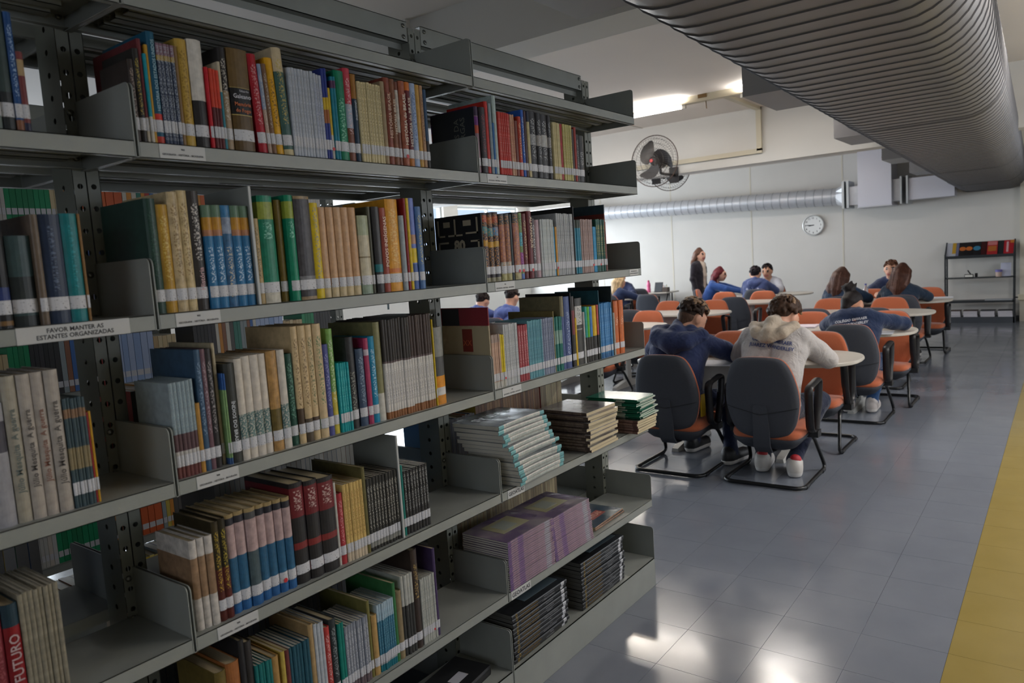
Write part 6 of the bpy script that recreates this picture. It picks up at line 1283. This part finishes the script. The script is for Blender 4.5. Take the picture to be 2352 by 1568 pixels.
mb = MB(); mb.loft([[(-.10, -.196, z), (-.05, -.204 - w, z), (-.05, -.212 - w, z), (-.10, -.204, z)] for (z, w) in ((.40, .0), (.46, .004), (.53, .006), (.56, .0))]); mb.obj('yellow_tag', mat('#c9a41e', .6), o)
# --- boy in pale shirt with beige hood
o, B, g, R = seated('boy with brown curls in a pale lettered shirt and beige hood', 3.085, .036, 0, (.095, .985, .0), (.225, -.025, 1.088), (-.35, .62, .0), palette('#b9b4b2', '#1a2136', '#c7c2bc', '#b8ab9c', skin='#c9967c', sole='#d2cfcb'),
    [((.245, -.305, .785), (.52, -.13, .775)), ((.24, .31, .80), (.52, .12, .78))], [((.36, -.21, .47), (.06, -.115, .11), (1, .35, 0)), ((.36, .14, .47), (.11, .115, .11), (1, .1, 0))], h=.0085, seed=8, bulk=1.03, fold=.0015)
curly(o, g, R, '#3f2d22', 260, .018, .0055, low=-.4, seed=9, tips=.25, top_r=1.06, side=.082)
Bh = Blob(.009)
for q in (-1, 1): Bh.chain([(.15, q * .11, 1.035), (.07, q * .135, 1.03), (-.04, q * .085, 1.0), (-.085, q * .03, .965)], [.022, .033, .036, .026], 0)
Bh.chain([(.14, 0, 1.075), (.03, 0, 1.06), (-.06, .0, 1.0), (-.092, 0, .957)], [.036, .044, .04, .022], 0); Bh.ell((.06, 0, 1.035), (.07, .11, .04), 0); Bh.fold = folds(.0008, 6, 30)
hd_ = grid_obj('hood', Bh.mesh(.0085), [cl('#b3a594')], o)
mb = MB(); mb.tube([(.13, 0, 1.112), (.02, 0, 1.105), (-.06, 0, 1.045), (-.115, 0, .967)], .0025, 6); mb.obj('hood_seam', cl('#8f8272'), o)
back_text(o, B, ['COLÉGIO EMBRAER', 'JUAREZ WANDERLEY'], -.015, .925, .30, '#2c3f77', .028, .014, -.12)
for (fx, fy, d_) in ((.06, -.115, (1, .35)), (.11, .115, (1, .1))):
    d_ = np.array(d_) / np.linalg.norm(d_); Bs = Blob(.006); a = np.array((fx, fy, .06)) - np.append(d_, 0) * .035
    Bs.cap(a + (0.012, 0, .055), a + (0.02, 0, .050), .043, .043, 0); grid_obj('shoe_collar', Bs.mesh(.006), [mat('#a8202a', .6)], o)
    mb = MB()
    for s in (-1, 1):
        n_ = np.array((-d_[1], d_[0])) * s; c_ = a[:2] - d_ * .02 + n_ * .041; mb.add([(c_[0], c_[1], .045), (c_[0] + d_[0] * .05 + n_[0] * .006, c_[1] + d_[1] * .05 + n_[1] * .006, .035), (c_[0] + d_[0] * .05 + n_[0] * .007, c_[1] + d_[1] * .05 + n_[1] * .007, .075), (c_[0], c_[1], .07)], [(0, 1, 2, 3)])
    mb.obj('shoe_stripe', mat('#a0813c', .35, .4), o)
# --- bun-haired student in lettered navy sweatshirt
o, B, g, R = seated('student with dark hair in a bun and a lettered navy sweatshirt', 5.12, -.06, 0, (.10, .905, .01), (.20, .06, 1.008), (-.35, .55, 0), palette('#1c2a47', '#1f3f66', '#b8b0ac', skin='#b98468'),
    [((.33, -.34, .81), (.62, -.16, .775)), ((.24, .30, .80), (.52, .12, .78))], [((.40, -.14, .46), (.26, -.08, .10), (1, 0, 0)), ((.38, .12, .46), (.216, .11, .10), (1, .1, 0))], h=.010, seed=12, bulk=1.0, fold=.0015)
Bh = Blob(.006); Bh.ell(g(-.014, 0, .022), (.104, .084, .098), 0, R); rr = np.random.default_rng(2); b0 = np.array(g(-.075, .03, .115)); Bh.ell(b0, (.05, .052, .045), 0)
for i in range(40):
    v = rr.normal(size=3); v /= np.linalg.norm(v); Bh.cap(b0 + v * .038, b0 + np.cross(v, rr.normal(size=3)) * .02 + v * .046, .011, .007)
Bh.chain([g(-.06, 0, -.02), g(-.06, .0, -.075), g(-.05, .0, -.115)], [.07, .05, .03]); hair_obj(o, Bh, .007, '#1c1718')
back_text(o, B, ['COLÉGIO EMBRAER', 'JUAREZ WANDERLEY'], .03, .86, .29, '#c4c6cc', .028, .014, .16)
# --- further seated students; (label, x, px of head top, facing, ...)
REST_A = [((.27, -.28, .80), (.52, -.10, .78)), ((.27, .28, .80), (.52, .10, .78))]; REST_L = [((.38, -.11, .46), (.33, -.10, .10)), ((.38, .11, .46), (.33, .10, .10))]
GRP = 'students at the far tables'
def far_student(lab, x, y, yaw, top, hairf, skin='#c4937a', sh=(.09, .93), hd=(.19, 0, 1.09), hdir=(0, .4), arms=REST_A, legs=REST_L, tro='#1d2740', h=.013, seed=1, slv=None):
    o, B, g, R = seated(lab, x, y, yaw, sh, hd, hdir, palette(top, tro, slv=slv, skin=skin), arms, legs, h=h, group=GRP, seed=seed); hairf(o, g, R); return o, B, g, R
def hood_obj(o, hexc, sx=.09, sz=.93):
    Bh = Blob(.018); Bh.chain([(sx + .07, -.10, sz + .03), (sx, -.14, sz + .005), (sx - .10, -.05, sz - .02), (sx - .10, .05, sz - .02), (sx, .14, sz + .005), (sx + .07, .10, sz + .03)], [.028, .042, .05, .05, .042, .028]); Bh.cap((sx - .04, 0, sz + .05), (sx - .12, 0, sz - .10), .05, .03)
    grid_obj('hood', Bh.mesh(.012), [cl(hexc)], o)
def short(hexc, seed=0): return lambda o, g, R: curly(o, g, R, hexc, 90, .018, .010, low=-.2, seed=seed)
def lng(hexc, z, back=(-.14, 0), seed=0, spread=.11): return lambda o, g, R: long_hair(o, g, R, hexc, z, back, spread, h=.011, seed=seed)
y4 = cy(1938, 645, 8.9); far_student('student with long brown hair and dark blue sleeve near the water bottle', 8.62, y4 + .0, -.15, '#1b3048', lng('#4a3128', .72, (-.16, .05), 3), hd=(.17, .03, 1.10))
y5 = cy(2072, 640, 8.9); far_student('student with very long reddish brown hair nearest the magazine rack', 8.62, y5, -.1, '#1d2c3e', lng('#44291f', .70, (-.17, .04), 5), hd=(.17, .0, 1.115))
y6 = cy(2051, 622, 10.4); far_student('brown-haired student mostly hidden behind the one nearest the rack', 10.3, y6, math.pi, '#2a3350', short('#5a3a2a', 7), hd=(.05, 0, 1.13), sh=(.0, .95), hdir=(0, .1)); chair(10.3, y6, -1, 'orange chair hidden under the student behind the long-haired one')
y8 = cy(1655, 640, 11.35); o, B, g, R = far_student('red-haired student in a blue jacket reaching over the table', 11.3, y8 + .16, -1.35, '#2b4a86', lng('#5c2128', .86, (-.10, 0), 8, .09), hd=(.16, 0, 1.13), sh=(.05, .96), hdir=(0, .12), arms=[((.30, -.22, .86), (.56, -.12, .80)), ((.30, .22, .86), (.58, .10, .80))], skin='#d0a088', h=.011); c_ = chair(11.3, y8 + .16, 1, 'chair under the red-haired student'); c_.rotation_euler = (0, 0, -1.35)
y9 = cy(1737, 640, 11.05); o, B, g, R = far_student('student in a printed navy hooded sweatshirt seen from behind by the wall', 10.95, y9, 0, '#3a466f', short('#241c20', 9), hd=(.15, .03, 1.12), sh=(.07, .97), hdir=(.1, .2)); hood_obj(o, '#3f4b76', .07, .97)
for (yy, w_) in ((.10, .05), (-.09, .05)):
    mb = MB(); X = np.array([[-.6, yy + a * w_, .86 + b * .03] for a, b in ((-.5, -.6), (.5, -.3), (.3, .7), (-.2, .5))])
    for _ in range(40): X[:, 0] += np.clip(B.eval(X) - .004, -.02, .05)
    mb.add(X.tolist(), [(0, 1, 2, 3)]); mb.obj('back_print', mat('#8f96ae', .7), o)
y10 = cy(1757, 640, 11.9); far_student('dark-haired student in a pale shirt facing the printed navy hood', 12.0, y10 - .05, math.pi, '#b4b4bc', short('#1f191b', 10), hd=(.12, 0, 1.13), sh=(.03, .95), hdir=(0, .2), skin='#b98a70'); chair(12.0, y10 - .05, -1, 'dark chair under the student in the pale shirt by the wall')
yb = cy(1414, 665, 10.55); far_student('blonde student with long hair beside the end plate of the bookcase', 10.5, yb, -.5, '#1f2c4c', lng('#b59a74', .70, (-.12, 0), 11), hd=(.13, 0, 1.09), sh=(.06, .93)); chair(10.5, yb, 1, 'chair under the blonde student')
yc_ = cy(1418, 640, 11.75); o, B, g, R = far_student('student in navy with a red scarf facing the blonde student', 11.95, yc_, math.pi + .3, '#242d4e', short('#2c2020', 12), hd=(.14, 0, 1.14), sh=(.06, .97), hdir=(0, .3)); chair(11.95, yc_, -1, 'chair under the student with the red scarf')
mb = MB(); mb.tube(arc_path([(.10, .10, .90), (.02, .13, .98), (-.05, 0, 1.02), (.02, -.13, .98), (.10, -.10, .90)], .06), .03, 8); mb.obj('scarf', cl('#a82832'), o, True)
T['l5'] = table(6.75, 4.0, 5.7, 'rounded laminate table glimpsed through the shelf gap')
for (u, v, xx, lab, sd) in ((1098, 690, 6.1, 'student bent over in a blue hoodie glimpsed in the shelf gap near the joint', 13), (1166, 684, 6.1, 'student in a blue hoodie with dark hair glimpsed above the black folders', 14)):
    yy = cy(u, v, xx + .1); o, B, g, R = far_student(lab, xx, yy, 0, '#4f5f96', short('#2a211f', sd), hd=(.20, 0, 1.07 if sd == 13 else 1.11), hdir=(0, .6)); hood_obj(o, '#5565a0'); chair(xx, yy, 1, 'chair under the %s glimpsed student in the shelf gap' % ('bent' if sd == 13 else 'dark-haired'))

# --- standing woman
pw = CAM_P + 14.3 * cam_ray(1605, 600); wx, wy = float(pw[0]), float(pw[1]); yaw = -1.65
o = empty('person', (wx, wy, 0), yaw, 'standing woman with long brown hair in a dark jacket over a cream top', 'person'); B = Blob(.014)
for s in (-1, 1):
    B.chain([(0, s * .085, .86), (.0, s * .09, .48), (-.02, s * .09, .10)], [.10, .065, .048], TRO); B.cap((-.03, s * .09, .05), (.16, s * .11, .045), .042, .035, SHO); B.cap((-.02, s * .09, .12), (-.03, s * .09, .06), .045, .042, SHO)
    B.chain([(0, s * .09, .86), (-.01, s * .075, 1.05), (-.01, s * .09, 1.22), (-.01, s * .10, 1.30)], [.105, .105, .11, .085], TOP)
    B.chain([(-.01, s * .175, 1.30), (-.03, s * .22, 1.05), (.03, s * .22, .82)], [.065, .052, .040], TOP); B.cap((.03, s * .22, .82), (.035, s * .22, .79), .025, .024, SK); hand(B, (.035, s * .22, .79), (.15, 0, -1), (1, 0, 0), SK, .4)
for z, zz in ((.88, 1.30),): B.chain([(.095, 0, z), (.105, 0, 1.1), (.085, 0, zz), (.04, 0, 1.36)], [.035, .045, .045, .045], SLV)
B.chain([(-.01, 0, 1.34), (.01, 0, 1.42)], [.06, .05], SK); R = rotm(-.15, .0); g = head(B, (.025, 0, 1.50), R); B.ground = .004; ff = folds(.003, 20)
B.fold = lambda X: ff(X) * np.clip((1.36 - X[..., 2]) * 10, 0, 1) * np.clip((X[..., 2] - .12) * 12, 0, 1)
grid_obj('body', B.mesh(.010), palette('#221d25', '#151417', '#1b1a1c', '#c4b4a4', skin='#cf9f88'), o); long_hair(o, g, R, '#5a3f33', 1.14, (-.12, 0), .12, h=.010, seed=15)
mb = MB(); mb.box(-.004, .004, -.09, .09, -.10, .10); q_ = mb.obj('held_papers', pap, o, loc=(.10, -.24, .70), rot=(0, .3, .5))
SC.camera = cam_ob
